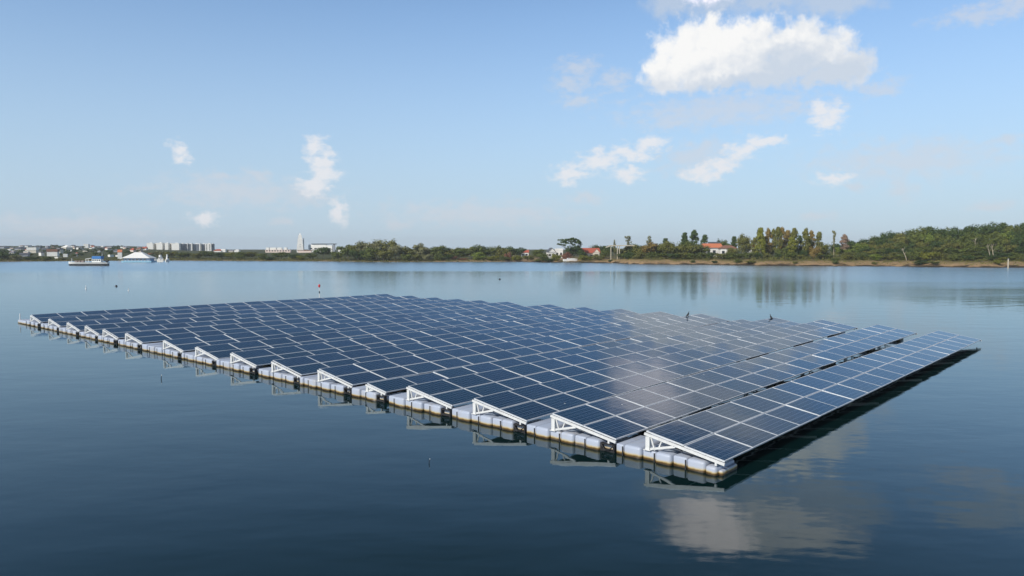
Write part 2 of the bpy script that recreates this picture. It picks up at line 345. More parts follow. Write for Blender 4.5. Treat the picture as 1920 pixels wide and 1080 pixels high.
for p in PX:
    for s in SS: vs.append(spot(p, s) if s >= 0 else Vector((spot(p, 0).x, spot(p, 0).y + s, ground(p, s))))
n = len(SS); lb.poly(vs, [(i * n + j, (i + 1) * n + j, (i + 1) * n + j + 1, i * n + j + 1) for i in range(len(PX) - 1) for j in range(n - 1)])
tag(lb.build('ground', land_mat(), None, True), kind='structure')

# ------------------------------------------------------------------ floating solar rows
TH = .7202; OX, OY = 5.5281, 18.6089
E1 = Vector((math.sin(TH), math.cos(TH), 0)); E2 = Vector((-math.cos(TH), math.sin(TH), 0)); RZ = math.pi / 2 - TH
OFF = [0.0, 3.34, 6.73, 10.16, 13.81, 15.93, 19.62, 23.41, 27.13, 31.02, 36.34, 39.96, 43.1, 46.59, 50.5, 54.75]
ZB, ZTOP, WID, LEN, NP = .384, .786, 2.369, 35.11, 20
TILT = math.atan2(ZTOP - ZB, WID); SLOPE = math.hypot(WID, ZTOP - ZB); PW, PD = LEN / NP, SLOPE / 2
def panel_meshes():
    w, d, t, fr = PW - .012, PD - .012, .038, .03
    g = MB(); z = t - .004
    g.face([(fr, fr, z), (w - fr, fr, z), (w - fr, d - fr, z), (fr, d - fr, z)])
    b_ = MB(); b_.v = []
    g.face([(fr, fr, .01), (fr, d - fr, .01), (w - fr, d - fr, .01), (w - fr, fr, .01)], 1)
    f = MB()
    f.box((w / 2, fr / 2, t / 2), (w, fr, t)); f.box((w / 2, d - fr / 2, t / 2), (w, fr, t))
    f.box((fr / 2, d / 2, t / 2), (fr, d - 2 * fr, t)); f.box((w - fr / 2, d / 2, t / 2), (fr, d - 2 * fr, t))
    return g.mesh('solar_panel', [M['solar'], M['black']]), f.mesh('frame', M['frame'])
PANEL, PFRAME = panel_meshes()
def rounded_block(name, x0, x1, y0, y1, z0, z1, mat, bev=.07, crown=0.):
    bm = bmesh.new(); bmesh.ops.create_cube(bm, size=1)
    for v in bm.verts: v.co = Vector(((x0 + x1) / 2 + v.co.x * (x1 - x0), (y0 + y1) / 2 + v.co.y * (y1 - y0), (z0 + z1) / 2 + v.co.z * (z1 - z0)))
    bmesh.ops.bevel(bm, geom=[e for e in bm.edges], offset=bev, segments=3, affect='EDGES', profile=.5)
    me = bpy.data.meshes.new(name); bm.to_mesh(me); bm.free(); me.materials.append(mat)
    for p in me.polygons: p.use_smooth = True
    return me
def support_frame(wid, rise):
    sl = math.atan2(rise, wid)
    def zt(y): return ZB + rise * y / wid - .012
    beam = MB(); beam.bar((0, -.02, zt(-.02) - .035), (0, wid + .02, zt(wid + .02) - .035), .05, .072)
    post = MB(); post.box((0, wid - .1, (.30 + zt(wid - .1) - .08) / 2), (.09, .13, zt(wid - .1) - .08 - .30)); post.box((0, wid - .1, .305), (.16, .22, .02))
    post.bar((.02, wid - .30, .31), (.02, wid - .18, zt(wid - .18) - .08), .03, .04)
    br = MB(); ya = wid * .60
    br.bar((.0, wid - .18, .34), (.0, ya, zt(ya) - .07), .05, .06)
    br.bar((.03, wid - .42, .40), (.03, wid - .52, zt(wid - .52) - .06), .03, .035)
    ft = MB(); ft.box((0, .22, (.26 + zt(.22) - .07) / 2), (.05, .06, zt(.22) - .07 - .26))
    return [('support_frame', beam.mesh('support_frame', M['white_metal'])), ('post', post.mesh('post', M['white_metal'])),
            ('brace', br.mesh('brace', M['white_metal'])), ('foot', ft.mesh('foot', M['white_metal']))]
FRAME_FULL, FRAME_HALF = support_frame(WID, ZTOP - ZB), support_frame(WID / 2, (ZTOP - ZB) / 2)
def inner_frame(wid, rise):
    fr = support_frame(wid, rise); b = MB(); z = lambda y: ZB + rise * y / wid - .012
    b.bar((0, .12, z(.12) - .035), (0, wid - .03, z(wid - .03) - .035), .06, .07); fr[0] = ('support_frame', b.mesh('support_frame', M['white_metal'])); return fr
INNER_FULL, INNER_HALF = inner_frame(WID, ZTOP - ZB), inner_frame(WID / 2, (ZTOP - ZB) / 2)
def add_frame(root, x, meshes, inner=False):

    b = link('support_frame', meshes[0][1], root, (x, 0, 0))
    for n_, me in meshes[1:3 if inner else None]: link(n_, me, b)
WALK = {}
XF = .13                                             # how far the end floats stand out past the panels
def make_row(i):
    half = i == 4
    wid, rise, nd = (WID / 2, (ZTOP - ZB) / 2, 1) if half else (WID, ZTOP - ZB, 2)
    pitch = (OFF[i + 1] - OFF[i]) if i < 15 else 3.4
    p = Vector((OX, OY, 0)) + E2 * OFF[i]
    root = empty('solar_panel_row', p, RZ + R(random.uniform(-.12, .12)) * (i > 0))
    root.location.z = random.uniform(-.02, .02) if i > 1 else -.012
    if i < 4: root.rotation_euler.y = -math.atan((-.07, .07, .15, .10)[i] / LEN)
    if i < 4: root.rotation_euler.z -= (.46, .24, .06, .03)[i] / LEN
    rnd = random.Random(100 + i)
    for a in range(NP):
        for k in range(nd):
            o = link('solar_panel', PANEL, root)
            y = k * PD
            o.location = (a * PW + .006, y * math.cos(TILT) + .005, ZB + y * math.sin(TILT) + rnd.uniform(-.004, .004) + .012 * math.sin(a * .7 + i * 1.3) * (i > 2))
            o.rotation_euler = (TILT + R(rnd.gauss(0, .22)), R(rnd.gauss(0, .18)), 0)
            link('frame', PFRAME, o)
    add_frame(root, -.035, FRAME_HALF if half else FRAME_FULL)
    for a in (4, 8, 12, 16): add_frame(root, a * PW, INNER_HALF if half else INNER_FULL, True)
    add_frame(root, LEN + .035, FRAME_HALF if half else FRAME_FULL)
    # pontoons at both ends and under the inner frames
    segs = []; y = .5
    while y < pitch - .25:
        w = min(rnd.choice((.50, .54, .58)) if len(segs) % 2 == 0 else .42, pitch - y - .02)
        if w > .15: segs.append((y, y + w, len(segs) % 2))
        y += w + .02
    for (y0, y1, rec) in segs:
        top = rnd.uniform(.31, .335) if y0 < wid - .3 else rnd.uniform(.335, .36)
        x0 = -XF + (.07 if rec else 0) + rnd.uniform(-.015, .015)
        link('pontoon', rounded_block('pontoon', x0, .62 if y0 < wid - .5 else 1.25, y0, y1, -.25, top - (.03 if rec else 0), M['pontoon'], .085 if not rec else .05), root)
    if i == 0:
        link('pontoon', rounded_block('pontoon', -XF, 1.0, .17, .49, -.25, .24, M['pontoon'], .08), root)
        link('pontoon', rounded_block('pontoon', -XF + .12, .9, .05, .18, -.25, .15, M['pontoon'], .05), root)
    else:
        link('pontoon', rounded_block('pontoon', .05, 1.2, .02, .49, -.25, .20, M['pontoon'], .06), root)
        c = MB()                                     # black hinge between two rows' floats
        c.box((-.02, .03, .12), (.12, .05, .26)); c.box((-.02, .47, .12), (.12, .05, .26))
        c.box((-.05, .25, .235), (.07, .42, .035)); c.box((-.03, .25, .05), (.1, .40, .06))
        if rnd.random() < .5: c.tube([(-.1, .04, .2), (-.14, .15, .1), (-.14, .3, .08), (-.1, .45, .22)], [.018] * 4, 6)
        c.build('hinge', M['black'], root)
    for (y0, y1, rec) in segs[::2]:
        s = MB(); s.box((-XF - .004, y1 + .01, .1), (.02, .035, .34)); s.build('strap', M['black'], root)
    for a in (4, 8, 12, 16, 19.6):
        nme = 'pontoon_half' if half else ('pontoon_short' if i < 3 else 'pontoon_long')
        if nme not in WALK: WALK[nme] = rounded_block('pontoon', -.5, .5, .7, wid - (.75 if i < 3 else .15), -.25, .2, M['pontoon'], .09)
        link('pontoon', WALK[nme], root, (a * PW, 0, 0))
    gap = pitch - wid
    if i < 15:
        key = round(gap, 2)
        WALK.setdefault(key, rounded_block('walkway_float', .01, PW - .02, wid + .06, pitch - .1, -.2, .27, M['pontoon'], .07))
        for a in range(1, 3 if i < 3 else NP): link('walkway_float', WALK[key], root, (a * PW - .4, 0, 0))
    return root
names = ['nearest row of blue solar panels, its low edge over open water at the right',
         'second row of blue solar panels from the front, dark gap on either long side',
         'third row of blue solar panels from the front, mirroring part of the white cloud',
         'fourth row of solar panels from the front, just before the narrow one-panel row',
         'narrow row of solar panels only one panel deep, fifth from the front']
for i in range(16):
    r_ = make_row(i)
    if i < 5: lab = names[i]
    elif i == 9: lab = 'tenth row of blue solar panels from the front, just before the widest walkway gap'
    elif i == 10: lab = 'eleventh row of blue solar panels from the front, just behind the widest walkway gap'
    elif i == 15: lab = 'farthest row of blue solar panels, its high back edge against open water'
    else: lab = f'{ORD[i + 1]} row of blue solar panels counting from the front corner'
    tag(r_, lab, 'solar panels', 'rows of floating solar panels')
    if i == 15:
        link('pontoon', rounded_block('pontoon', -XF, 1.2, 3.4, 5.4, -.25, .26, M['pontoon'], .09), r_)
        pb = MB(); pb.tube([(0, 5.2, .2), (0, 5.2, .75)], [.04, .035], 8); pb.build('bollard', M['white_metal'], r_)
def row_point(i, x, y, z): return Vector((OX, OY, 0)) + E2 * (OFF[i] + y) + E1 * x + Vector((0, 0, z))

# ------------------------------------------------------------------ trees
def leaf_mat(name, c, c2):
    m, N, L, b = nm('foliage_' + name)
    tc = N.new('ShaderNodeTexCoord'); n = N.new('ShaderNodeTexNoise'); n.inputs['Scale'].default_value = 5.5; n.inputs['Detail'].default_value = 4; L.new(tc.outputs['Object'], n.inputs['Vector'])
    oi = N.new('ShaderNodeObjectInfo')
    f = math_(N, L, 'ADD', sstep(N, L, n.outputs['Fac'], .35, .65, 0, .75), math_(N, L, 'MULTIPLY', oi.outputs['Random'], .3), clamp=True)
    mx = N.new('ShaderNodeMixRGB'); mx.inputs[1].default_value = (*c, 1); mx.inputs[2].default_value = (*c2, 1); L.new(f, mx.inputs[0])
    L.new(mx.outputs[0], b.inputs['Base Color']); b.inputs['Roughness'].default_value = .7; b.inputs['Specular IOR Level'].default_value = .2
    return m
LEAF = {'dark': leaf_mat('dark', (0.034, 0.064, 0.017), (0.070, 0.105, 0.026)), 'mid': leaf_mat('mid', (0.070, 0.098, 0.022), (0.132, 0.155, 0.035)),
        'olive': leaf_mat('olive', (0.101, 0.112, 0.026), (0.179, 0.176, 0.043)), 'yellow': leaf_mat('yellow', (0.132, 0.149, 0.020), (0.203, 0.202, 0.027)),
        'russet': leaf_mat('russet', (0.181, 0.125, 0.037), (0.255, 0.185, 0.053)), 'pinkish': leaf_mat('pinkish', (0.250, 0.170, 0.120), (0.300, 0.210, 0.150)),
        'grey': leaf_mat('grey', (0.147, 0.153, 0.071), (0.234, 0.230, 0.109)), 'red': leaf_mat('red', (0.200, 0.085, 0.055), (0.250, 0.125, 0.080)),
        'light': leaf_mat('light', (0.118, 0.161, 0.027), (0.187, 0.237, 0.043))}
BARK = simple('bark', (.20, .15, .10), .9, .3, 4); PALE = simple('pale_bark', (.42, .36, .27), .9, .2, 4)
def leaves(mb, c, r, n, sz, rnd, flat=1.):
    for _ in range(n):
        d = Vector((rnd.gauss(0, 1), rnd.gauss(0, 1), rnd.gauss(0, 1))).normalized()
        p = Vector(c) + Vector((d.x * r[0], d.y * r[1], d.z * r[2])) * (rnd.random() ** .4)
        nn = (d + Vector((rnd.gauss(0, .3), rnd.gauss(0, .3), rnd.gauss(.2, .3)))).normalized()
        x = nn.orthogonal().normalized(); a = rnd.random() * 6.28; x = Matrix.Rotation(a, 3, nn) @ x; y = nn.cross(x)
        s = sz * rnd.uniform(.6, 1.3)
        mb.face([p - x * s - y * s * .35, p + y * s * .65, p + x * s - y * s * .35, p - y * s * .7])
def crown_mesh(kind, seed):
    rnd = random.Random(seed); mb = MB()
    def ell(n, cz, rx, rz, r0, nl, sz, low=-1):
        for k in range(n):
            while 1:
                d = Vector((rnd.uniform(-1, 1), rnd.uniform(-1, 1), rnd.uniform(low, 1)))
                if .30 < d.length < 1: break
            rr = r0 * rnd.uniform(.7, 1.3)
            leaves(mb, (d.x * (rx - rr * .6), d.y * (rx - rr * .6), cz + d.z * (rz - rr * .5)), (rr, rr, rr * .8), nl, sz, rnd)
    if kind == 'round': ell(22, .58, .5, .42, .20, 90, .034)
    elif kind == 'dome': ell(22, .60, .5, .40, .21, 92, .034, -.8)
    elif kind == 'bush': ell(22, .45, .5, .5, .22, 86, .037, -.9)
    elif kind == 'umbrella':
        for k in range(34):
            a = rnd.random() * 6.28; q = rnd.random() ** .5 * .42
            z = .93 - .75 * q * q - rnd.random() * .12 - (.22 * rnd.random() if rnd.random() < .4 else 0)
            leaves(mb, (math.cos(a) * q, math.sin(a) * q, z), (.085, .085, .045), 44, .026, rnd)
    elif kind in ('column', 'cone'):
        for k in range(60):
            t = rnd.random(); z = .16 + .84 * t
            w = (.5 * (1 - t) ** .75 + .02) if kind == 'cone' else (.5 * min(1, (1.02 - t) * 2.6) ** .7 * min(1, .45 + t * 1.6))
            a = rnd.random() * 6.28; q = w * rnd.uniform(.25, .8)
            leaves(mb, (math.cos(a) * q, math.sin(a) * q, z), (.2, .2, .06), 40, .04, rnd)
    elif kind == 'sparse':
        for k in range(26):
            t = rnd.random(); z = .42 + .56 * t; a = rnd.random() * 6.28; q = .36 * rnd.random()
            leaves(mb, (math.cos(a) * q, math.sin(a) * q, z), (.2, .2, .055), 30, .04, rnd)
    return mb.mesh('crown', LEAF['mid'])
def trunk_mesh(kind, seed, mat):
    rnd = random.Random(seed); mb = MB(); top = {'round': .62, 'dome': .66, 'bush': .4, 'umbrella': .6, 'column': .9, 'cone': .95, 'sparse': .95}[kind]
    w = {'column': .055, 'cone': .05, 'sparse': .05, 'umbrella': .035, 'bush': .04}.get(kind, .045)
    j = [(rnd.uniform(-.03, .03), rnd.uniform(-.03, .03)) for _ in range(4)]
    mb.tube([(0, 0, -.12), (j[0][0], j[0][1], top * .33), (j[1][0], j[1][1], top * .66), (j[2][0], j[2][1], top)], [w, w * .8, w * .6, w * .25])
    if kind in ('round', 'dome', 'umbrella', 'bush', 'sparse'):
        for k in range(5):
            a = k * 1.257 + rnd.random(); z0 = top * rnd.uniform(.5, .8); q = .3 if kind != 'sparse' else .2
            mb.tube([(j[1][0], j[1][1], z0), (math.cos(a) * q * .5, math.sin(a) * q * .5, z0 + .12), (math.cos(a) * q, math.sin(a) * q, z0 + .2)], [w * .5, w * .35, w * .15], 5)
    return mb.mesh('trunk', mat)
KINDS = ('round', 'dome', 'bush', 'umbrella', 'column', 'cone', 'sparse')
CROWN = {k: [crown_mesh(k, 10 * i + j) for j in range(3)] for i, k in enumerate(KINDS)}
TRUNK = {(k, p): trunk_mesh(k, 5, PALE if p else BARK) for k in KINDS for p in (0, 1)}
trnd = random.Random(4); TREES = []
def tree(px, top, wpx, kind, colour, s, pale=0, label=None, group=None):
    b = spot(px, s); t = at(px, top, b.y); h = max(1.2, t.z - b.z + .2); w = wpx / F * b.y * 1.12
    root = empty('bush' if kind == 'bush' else 'tree', b, trnd.random() * 6.28)
    c = link('crown', trnd.choice(CROWN[kind]), root); c.scale = (w, w, h)
    c.material_slots[0].link = 'OBJECT'; c.material_slots[0].material = LEAF[colour]
    k = link('trunk', TRUNK[(kind, pale)], root); q = min(1.6, max(.5, h * .55)) if kind not in ('bush',) else w * .6
    k.scale = (q * (2 if kind in ('round', 'dome') else 1.6), q * (2 if kind in ('round', 'dome') else 1.6), h)
    if kind == 'umbrella': k.scale = (w, w, h)
    TREES.append((px, root, kind, colour, label, group)); return root
CW = {'dark': 'dark green', 'mid': 'mid green', 'olive': 'olive green', 'yellow': 'yellow green', 'russet': 'russet brown', 'pinkish': 'pinkish brown', 'grey': 'grey green', 'red': 'reddish', 'light': 'light green'}
KW = {'round': 'rounded tree', 'dome': 'domed tree', 'bush': 'low bushy tree', 'umbrella': 'spreading tree', 'column': 'tall narrow conifer', 'cone': 'pointed conifer', 'sparse': 'thin sparse tree'}

# left shore: low trees before the town and the white flats
g1 = 'trees along the left shore'
for px, top, w, k, c, s in [(8, 470, 30, 'bush', 'dark', 12), (30, 476, 22, 'bush', 'grey', 6), (58, 480, 26, 'bush', 'dark', 8), (88, 481, 24, 'bush', 'mid', 6), (118, 482, 20, 'bush', 'grey', 8),
        (300, 471, 34, 'round', 'grey', 30), (322, 471, 30, 'round', 'olive', 26), (346, 471, 32, 'bush', 'mid', 20), (368, 474, 24, 'round', 'olive', 14), (392, 469, 36, 'round', 'mid', 22), (415, 473, 28, 'round', 'dark', 16),
        (432, 472, 24, 'round', 'yellow', 18), (452, 472, 28, 'bush', 'mid', 14), (472, 471, 28, 'round', 'olive', 20), (491, 475, 26, 'bush', 'mid', 10), (505, 480, 24, 'bush', 'dark', 5), (528, 472, 34, 'round', 'mid', 20),
        (552, 474, 26, 'bush', 'dark', 12), (563, 479, 20, 'bush', 'yellow', 5), (582, 474, 26, 'round', 'mid', 14), (606, 462, 38, 'dome', 'dark', 20), (632, 470, 26, 'round', 'mid', 10)]:
    tree(px, top, w, k, c, s, group=g1)
g2 = 'trees in the tall clump left of the middle shore'
for px, top, w, k, c, s in [(652, 462, 34, 'round', 'mid', 8), (664, 456, 32, 'round', 'olive', 14), (684, 451, 34, 'round', 'grey', 16), (706, 450, 34, 'round', 'grey', 14), (729, 450, 32, 'round', 'olive', 16), (742, 458, 24, 'round', 'grey', 10),
        (672, 468, 28, 'bush', 'dark', 5), (697, 466, 30, 'bush', 'mid', 5), (720, 467, 28, 'bush', 'olive', 5)]:
    tree(px, top - 3, w * 1.25, k, c, s, group=g2)
g3 = 'trees along the middle of the far shore'
cyc = ['olive', 'mid', 'grey', 'olive', 'mid', 'dark', 'olive', 'mid', 'yellow', 'mid', 'dark', 'mid', 'olive', 'dark']
for i, (px, top) in enumerate([(758, 464), (773, 465), (789, 459), (805, 465), (820, 460), (836, 463), (850, 465), (866, 466), (884, 466), (896, 461), (912, 464), (930, 463), (944, 466), (957, 465)]):
    tree(px, top - 3, 36, 'round' if i % 3 else 'bush', cyc[i], 14 + (i * 7) % 12, group=g3)
for px, top, w, c, s in [(762, 473, 22, 'mid', 5), (783, 474, 24, 'olive', 5), (801, 473, 20, 'grey', 5), (822, 474, 24, 'mid', 5), (844, 475, 22, 'dark', 6), (898, 472, 30, 'light', 8), (925, 479, 26, 'yellow', 5), (945, 480, 24, 'mid', 5)]:
    tree(px, top, w, 'bush', c, s, group=g3)
for px, top, w, c in [(852, 479, 12, 'red'), (868, 484, 18, 'red'), (953, 471, 14, 'red')]: tree(px, top, w, 'bush', c, 6, group='reddish shrubs on the far bank')
g4 = 'bushes before the red roofed houses'
for px, top, w, k, c, s in [(968, 478, 26, 'bush', 'yellow', 6), (990, 477, 26, 'bush', 'olive', 7), (1008, 465, 26, 'round', 'mid', 30), (1018, 475, 30, 'bush', 'mid', 6), (1042, 474, 20, 'bush', 'yellow', 8), (1062, 471, 20, 'bush', 'red', 12), (1098, 477, 30, 'bush', 'yellow', 8),
        (1122, 476, 28, 'bush', 'olive', 8), (1136, 466, 22, 'round', 'mid', 16), (975, 464, 26, 'round', 'dark', 40), (1120, 458, 36, 'dome', 'dark', 60), (1142, 460, 30, 'dome', 'dark', 60), (1090, 470, 20, 'round', 'dark', 14)]:
    tree(px, top, w, k, c, s, group=g4)
tree(1067, 444, 50, 'umbrella', 'dark', 18, label='wide spreading dark umbrella shaped tree between the white house and the red roof')
tree(1076, 458, 38, 'dome', 'dark', 16, label='dark rounded tree crowded under the wide umbrella shaped tree')
g5 = 'trees on the bank right of the pavilion'
cyc = ['olive', 'mid', 'olive', 'russet', 'mid', 'olive', 'olive', 'mid']
for i, (px, top) in enumerate([(1172, 461), (1188, 457), (1203, 456), (1219, 456), (1236, 457), (1252, 453), (1268, 456), (1284, 452), (1300, 455), (1312, 458)]):
    tree(px, top - 2.5, 36, 'round' if i % 2 else 'bush', cyc[i % 8], 22 + i * 5 % 12, pale=i % 2, group=g5)
for i, px in enumerate([1166, 1182, 1200, 1222, 1244, 1262, 1278, 1296, 1316, 1334, 1352, 1368, 1384]):
    tree(px, 473 + (i * 5) % 5, 26, 'bush', ['mid', 'dark', 'olive', 'mid'][i % 4], 13 + i % 5, group='bushes over the brown bank')
for px, top, w, c, lab in [(1152, 450, 6, 'grey', 'tiny wispy treetop above the pale pavilion roof'), (1178, 443, 13, 'grey', 'thin tree with a small grey green tuft right of the pavilion'), (1217, 443, 13, 'grey', 'thin leaning sparse tree midway between pavilion and dark conifers')]:
    tree(px, top, w, 'sparse', c, 45, label=lab)
for px, top, w, k, lab in [(1283, 438, 20, 'cone', 'pointed dark conifer, leftmost of three dark conifers left of the orange roof'), (1301, 434, 20, 'column', 'tallest dark conifer of three left of the orange roof'), (1321, 442, 15, 'column', 'small dark conifer standing just left of the orange roof'), (1248, 449, 20, 'cone', 'small dark pointed tree poking above the olive trees')]:
    tree(px, top, w, k, 'dark', 50, label=lab)
g6 = 'trees around the orange roofed house'
for px, top, w, k, c, s, p in [(1350, 447, 16, 'round', 'dark', 75, 0), (1360, 450, 22, 'round', 'mid', 70, 0), (1376, 445, 18, 'cone', 'dark', 75, 0), (1372, 462, 24, 'round', 'olive', 30, 0), (1392, 436, 25, 'round', 'olive', 34, 1), (1403, 441, 16, 'round', 'grey', 40, 1)]:
    tree(px, top, w, k, c, s, p, group=g6)
g7 = 'trees in the tall russet row on the bank'
for i, (px, top, w, c) in enumerate([(1425, 430, 20, 'yellow'), (1440, 431, 13, 'russet'), (1449, 432, 11, 'olive'), (1458, 428, 14, 'olive'), (1466, 429, 13, 'russet'), (1477, 434, 15, 'russet'), (1489, 430, 14, 'olive'), (1499, 444, 12, 'dark'),
        (1510, 431, 14, 'olive'), (1521, 435, 12, 'russet'), (1535, 437, 13, 'olive'), (1415, 448, 14, 'olive'), (1432, 446, 15, 'yellow'), (1484, 447, 16, 'yellow'), (1516, 449, 15, 'olive')]):
    tree(px, top, w * 1.15, 'column' if i else 'cone', c, 24 + (i * 7) % 18, 1, group=g7)
g8 = 'bushes under the tall russet conifers'
for i, (px, top, w, c) in enumerate([(1405, 470, 24, 'mid'), (1422, 472, 20, 'dark'), (1438, 474, 18, 'olive'), (1470, 460, 30, 'mid'), (1484, 470, 24, 'mid'), (1500, 476, 16, 'olive'), (1543, 450, 26, 'olive'), (1540, 470, 28, 'yellow'), (1528, 456, 20, 'russet'), (1552, 476, 22, 'mid'), (1458, 476, 14, 'dark'), (1508, 466, 18, 'dark')]):
    tree(px, top, w, 'bush', c, 16 + i % 4 * 3, group=g8)
tree(1563, 433, 8, 'sparse', 'grey', 36, 1, label='very thin bare tree rising alone right of the russet conifers')
tree(1583, 442, 18, 'column', 'pinkish', 46, 1, label='pinkish brown tree crown above the green bushes beside the bare tree')
# the wooded hill
gh = 'trees on the wooded hill at the right'
crest = [(1600, 449), (1620, 446), (1640, 441), (1655, 436), (1672, 431), (1688, 433), (1704, 428), (1722, 425), (1738, 421), (1755, 424), (1772, 426), (1789, 425), (1803, 432), (1812, 425), (1825, 418), (1840, 421), (1856, 416), (1876, 414), (1896, 419), (1914, 415), (1935, 416), (1960, 420)]
hc = ['dark', 'dark', 'mid', 'dark', 'dark', 'olive', 'dark', 'mid']
for i, (px, top) in enumerate(crest): tree(px, top, 28 + (i * 5) % 12, 'dome', hc[i % 8], 62 + (i * 11) % 24, group=gh)
hr = random.Random(8); mc = ['mid', 'olive', 'mid', 'dark', 'mid', 'olive', 'mid', 'light', 'mid', 'olive', 'dark']
def crest_y(px): return lerp_table(crest, px)
rows_ = [(.22, 54), (.42, 44), (.62, 33), (.80, 23)]
for r_i, (t, s) in enumerate(rows_):
    px = 1572 + r_i * 9
    while px < 1960:
        y = crest_y(px); top = y + (486 - y) * t + hr.uniform(-3, 3)
        if r_i < 3 or top < 481: tree(px, top, hr.uniform(24, 36) - r_i * 1.5, hr.choice(('dome', 'round', 'dome')) if r_i < 3 else 'bush', hr.choice(mc), s + hr.uniform(-4, 4), hr.random() < .35, group=gh)
        px += hr.uniform(17, 26)
g9 = 'bushes at the foot of the wooded hill'
for i, (px, top, w, c) in enumerate([(1566, 484, 18, 'mid'), (1590, 476, 24, 'olive'), (1612, 478, 24, 'mid'), (1640, 476, 26, 'light'), (1664, 478, 26, 'olive'), (1690, 476, 28, 'mid'), (1716, 470, 34, 'mid'), (1742, 468, 36, 'yellow'), (1768, 474, 28, 'olive'), (1792, 478, 28, 'mid'), (1815, 477, 26, 'dark'), (1838, 478, 26, 'mid'), (1862, 478, 24, 'dark'), (1880, 481, 20, 'yellow'), (1905, 478, 30, 'mid'), (1935, 478, 30, 'mid')]):
    tree(px, top, w, 'bush', c, 11 + i % 3 * 2, group=g9)
for px, top, w, c, s_ in [(1384, 486, 15, 'mid', 2.5), (1408, 488, 20, 'olive', 2), (1340, 490, 12, 'dark', 2), (1300, 489, 11, 'mid', 2.5), (1492, 490, 10, 'olive', 2), (1566, 487, 15, 'mid', 2.5), (1640, 491, 11, 'olive', 2.2), (1728, 488, 26, 'dark', 3), (1752, 490, 20, 'mid', 2.4), (1872, 486, 20, 'yellow', 3), (1030, 484, 22, 'dark', 2.5), (1010, 486, 16, 'mid', 2), (1145, 487, 10, 'dark', 2)]:
    tree(px, top, w, 'bush', c, s_, group='bushes hanging over the water edge')
# unlike labels inside each group: look first, then the place in its line
byg = {}
for e in TREES:
    if e[4]: tag(e[1], e[4], 'tree')
    else: byg.setdefault((e[5], 'bush' if e[2] == 'bush' or 'bushes' in e[5] else KW[e[2]], e[3]), []).append(e)
for (g, kw, c), L_ in byg.items():
    L_.sort(key=lambda e: e[0])
    for i, e in enumerate(L_):
        where = g.split(' ', 1)[1] if g.startswith(('trees', 'bushes', 'hedges')) else 'among ' + g
        lab = (f'the only {CW[c]} {kw} {where}' if len(L_) == 1 else f'{ORD[i + 1]} {CW[c]} {kw} from the left {where}')
        tag(e[1], ' '.join(lab.split()[:16]), 'bush' if kw == 'bush' else 'tree', g)
# bare pale trunks and a leaning dead tree before the hill
def snag(px0, y0, px1, y1, s, lab, r=.16):
    b = spot(px0, s); t = at(px1, y1, b.y) - b; t0 = at(px0, y0, b.y).z - b.z
    root = empty('dead_tree', b); m = MB()
    m.tube([(0, 0, -.3), Vector((t.x * .3, .1, t.z * .35)), Vector((t.x * .7, .2, t.z * .7)), (t.x, .1, t.z)], [r, r * .85, r * .6, r * .3], 8)
    m.build('trunk', PALE, root, True)
    for q, dx in ((.55, .5), (.72, -.6), (.85, .4)):
        m = MB(); m.tube([(t.x * q, .12, t.z * q), (t.x * q + dx, .1, t.z * q + .45), (t.x * q + dx * 1.5, 0, t.z * q + 1.1)], [r * .4, r * .28, r * .12], 6); m.build('branch', PALE, root, True)
    tag(root, lab, 'dead tree')
snag(1701, 494, 1692, 465, 9, 'pale leaning dead trunk in front of the yellow green bushes under the hill')
snag(1858, 484, 1852, 458, 16, 'left one of two pale bare trunks side by side under the hill', .13)
snag(1864, 486, 1860, 458, 15, 'right one of two pale bare trunks side by side under the hill')
snag(1829, 470, 1829, 446, 40, 'pale bare trunk standing halfway up the wooded hill')
# low scrub that nobody could count
ug = MB(); ur = random.Random(3)
for px in range(-60, 1990, 4):
    for s, hgt in ((2.5, .8), (5, 1.1), (9, 1.3), (16, 1.6), (30, 2.4)):
        if px > 960 and s < 7: continue
        if px < 300 and s > 17: continue
        if 960 < px < 1160 and s > 8 or px < 640 and s > 20: continue
        if px > 1150: s += 5
        c = spot(px + ur.uniform(-2, 2), s + ur.uniform(-2, 2)); q = hgt * ur.uniform(.4, 1.1) * (1.25 if px > 1150 else .8)
        if ur.random() < .8: leaves(ug, c + Vector((0, 0, q * .35)), (q * .9, q * .7, q * .6), 16, .20, ur)
for px in range(1560, 1990, 5):
    for s in (44, 58, 74, 92): leaves(ug, spot(px, s) + Vector((0, 0, 1.1)), (1.5, 1.5, 1.5), 16, .3, ur)
tag(ug.build('undergrowth', LEAF['olive']), 'low olive scrub covering the ground under the shore trees', 'scrub', kind='stuff')
gr = MB()
for px in range(1000, 1990, 2):
    for _ in range(3):
        c = spot(px + ur.uniform(-1, 1), ur.uniform(2.2, 12)); q = ur.uniform(.15, .4)
        leaves(gr, c + Vector((0, 0, q * .3)), (q, q, q * .7), 7, .11, ur)
tag(gr.build('bank_grass', LEAF['yellow']), 'dry grass and weeds on the right bank', 'grass', kind='stuff')

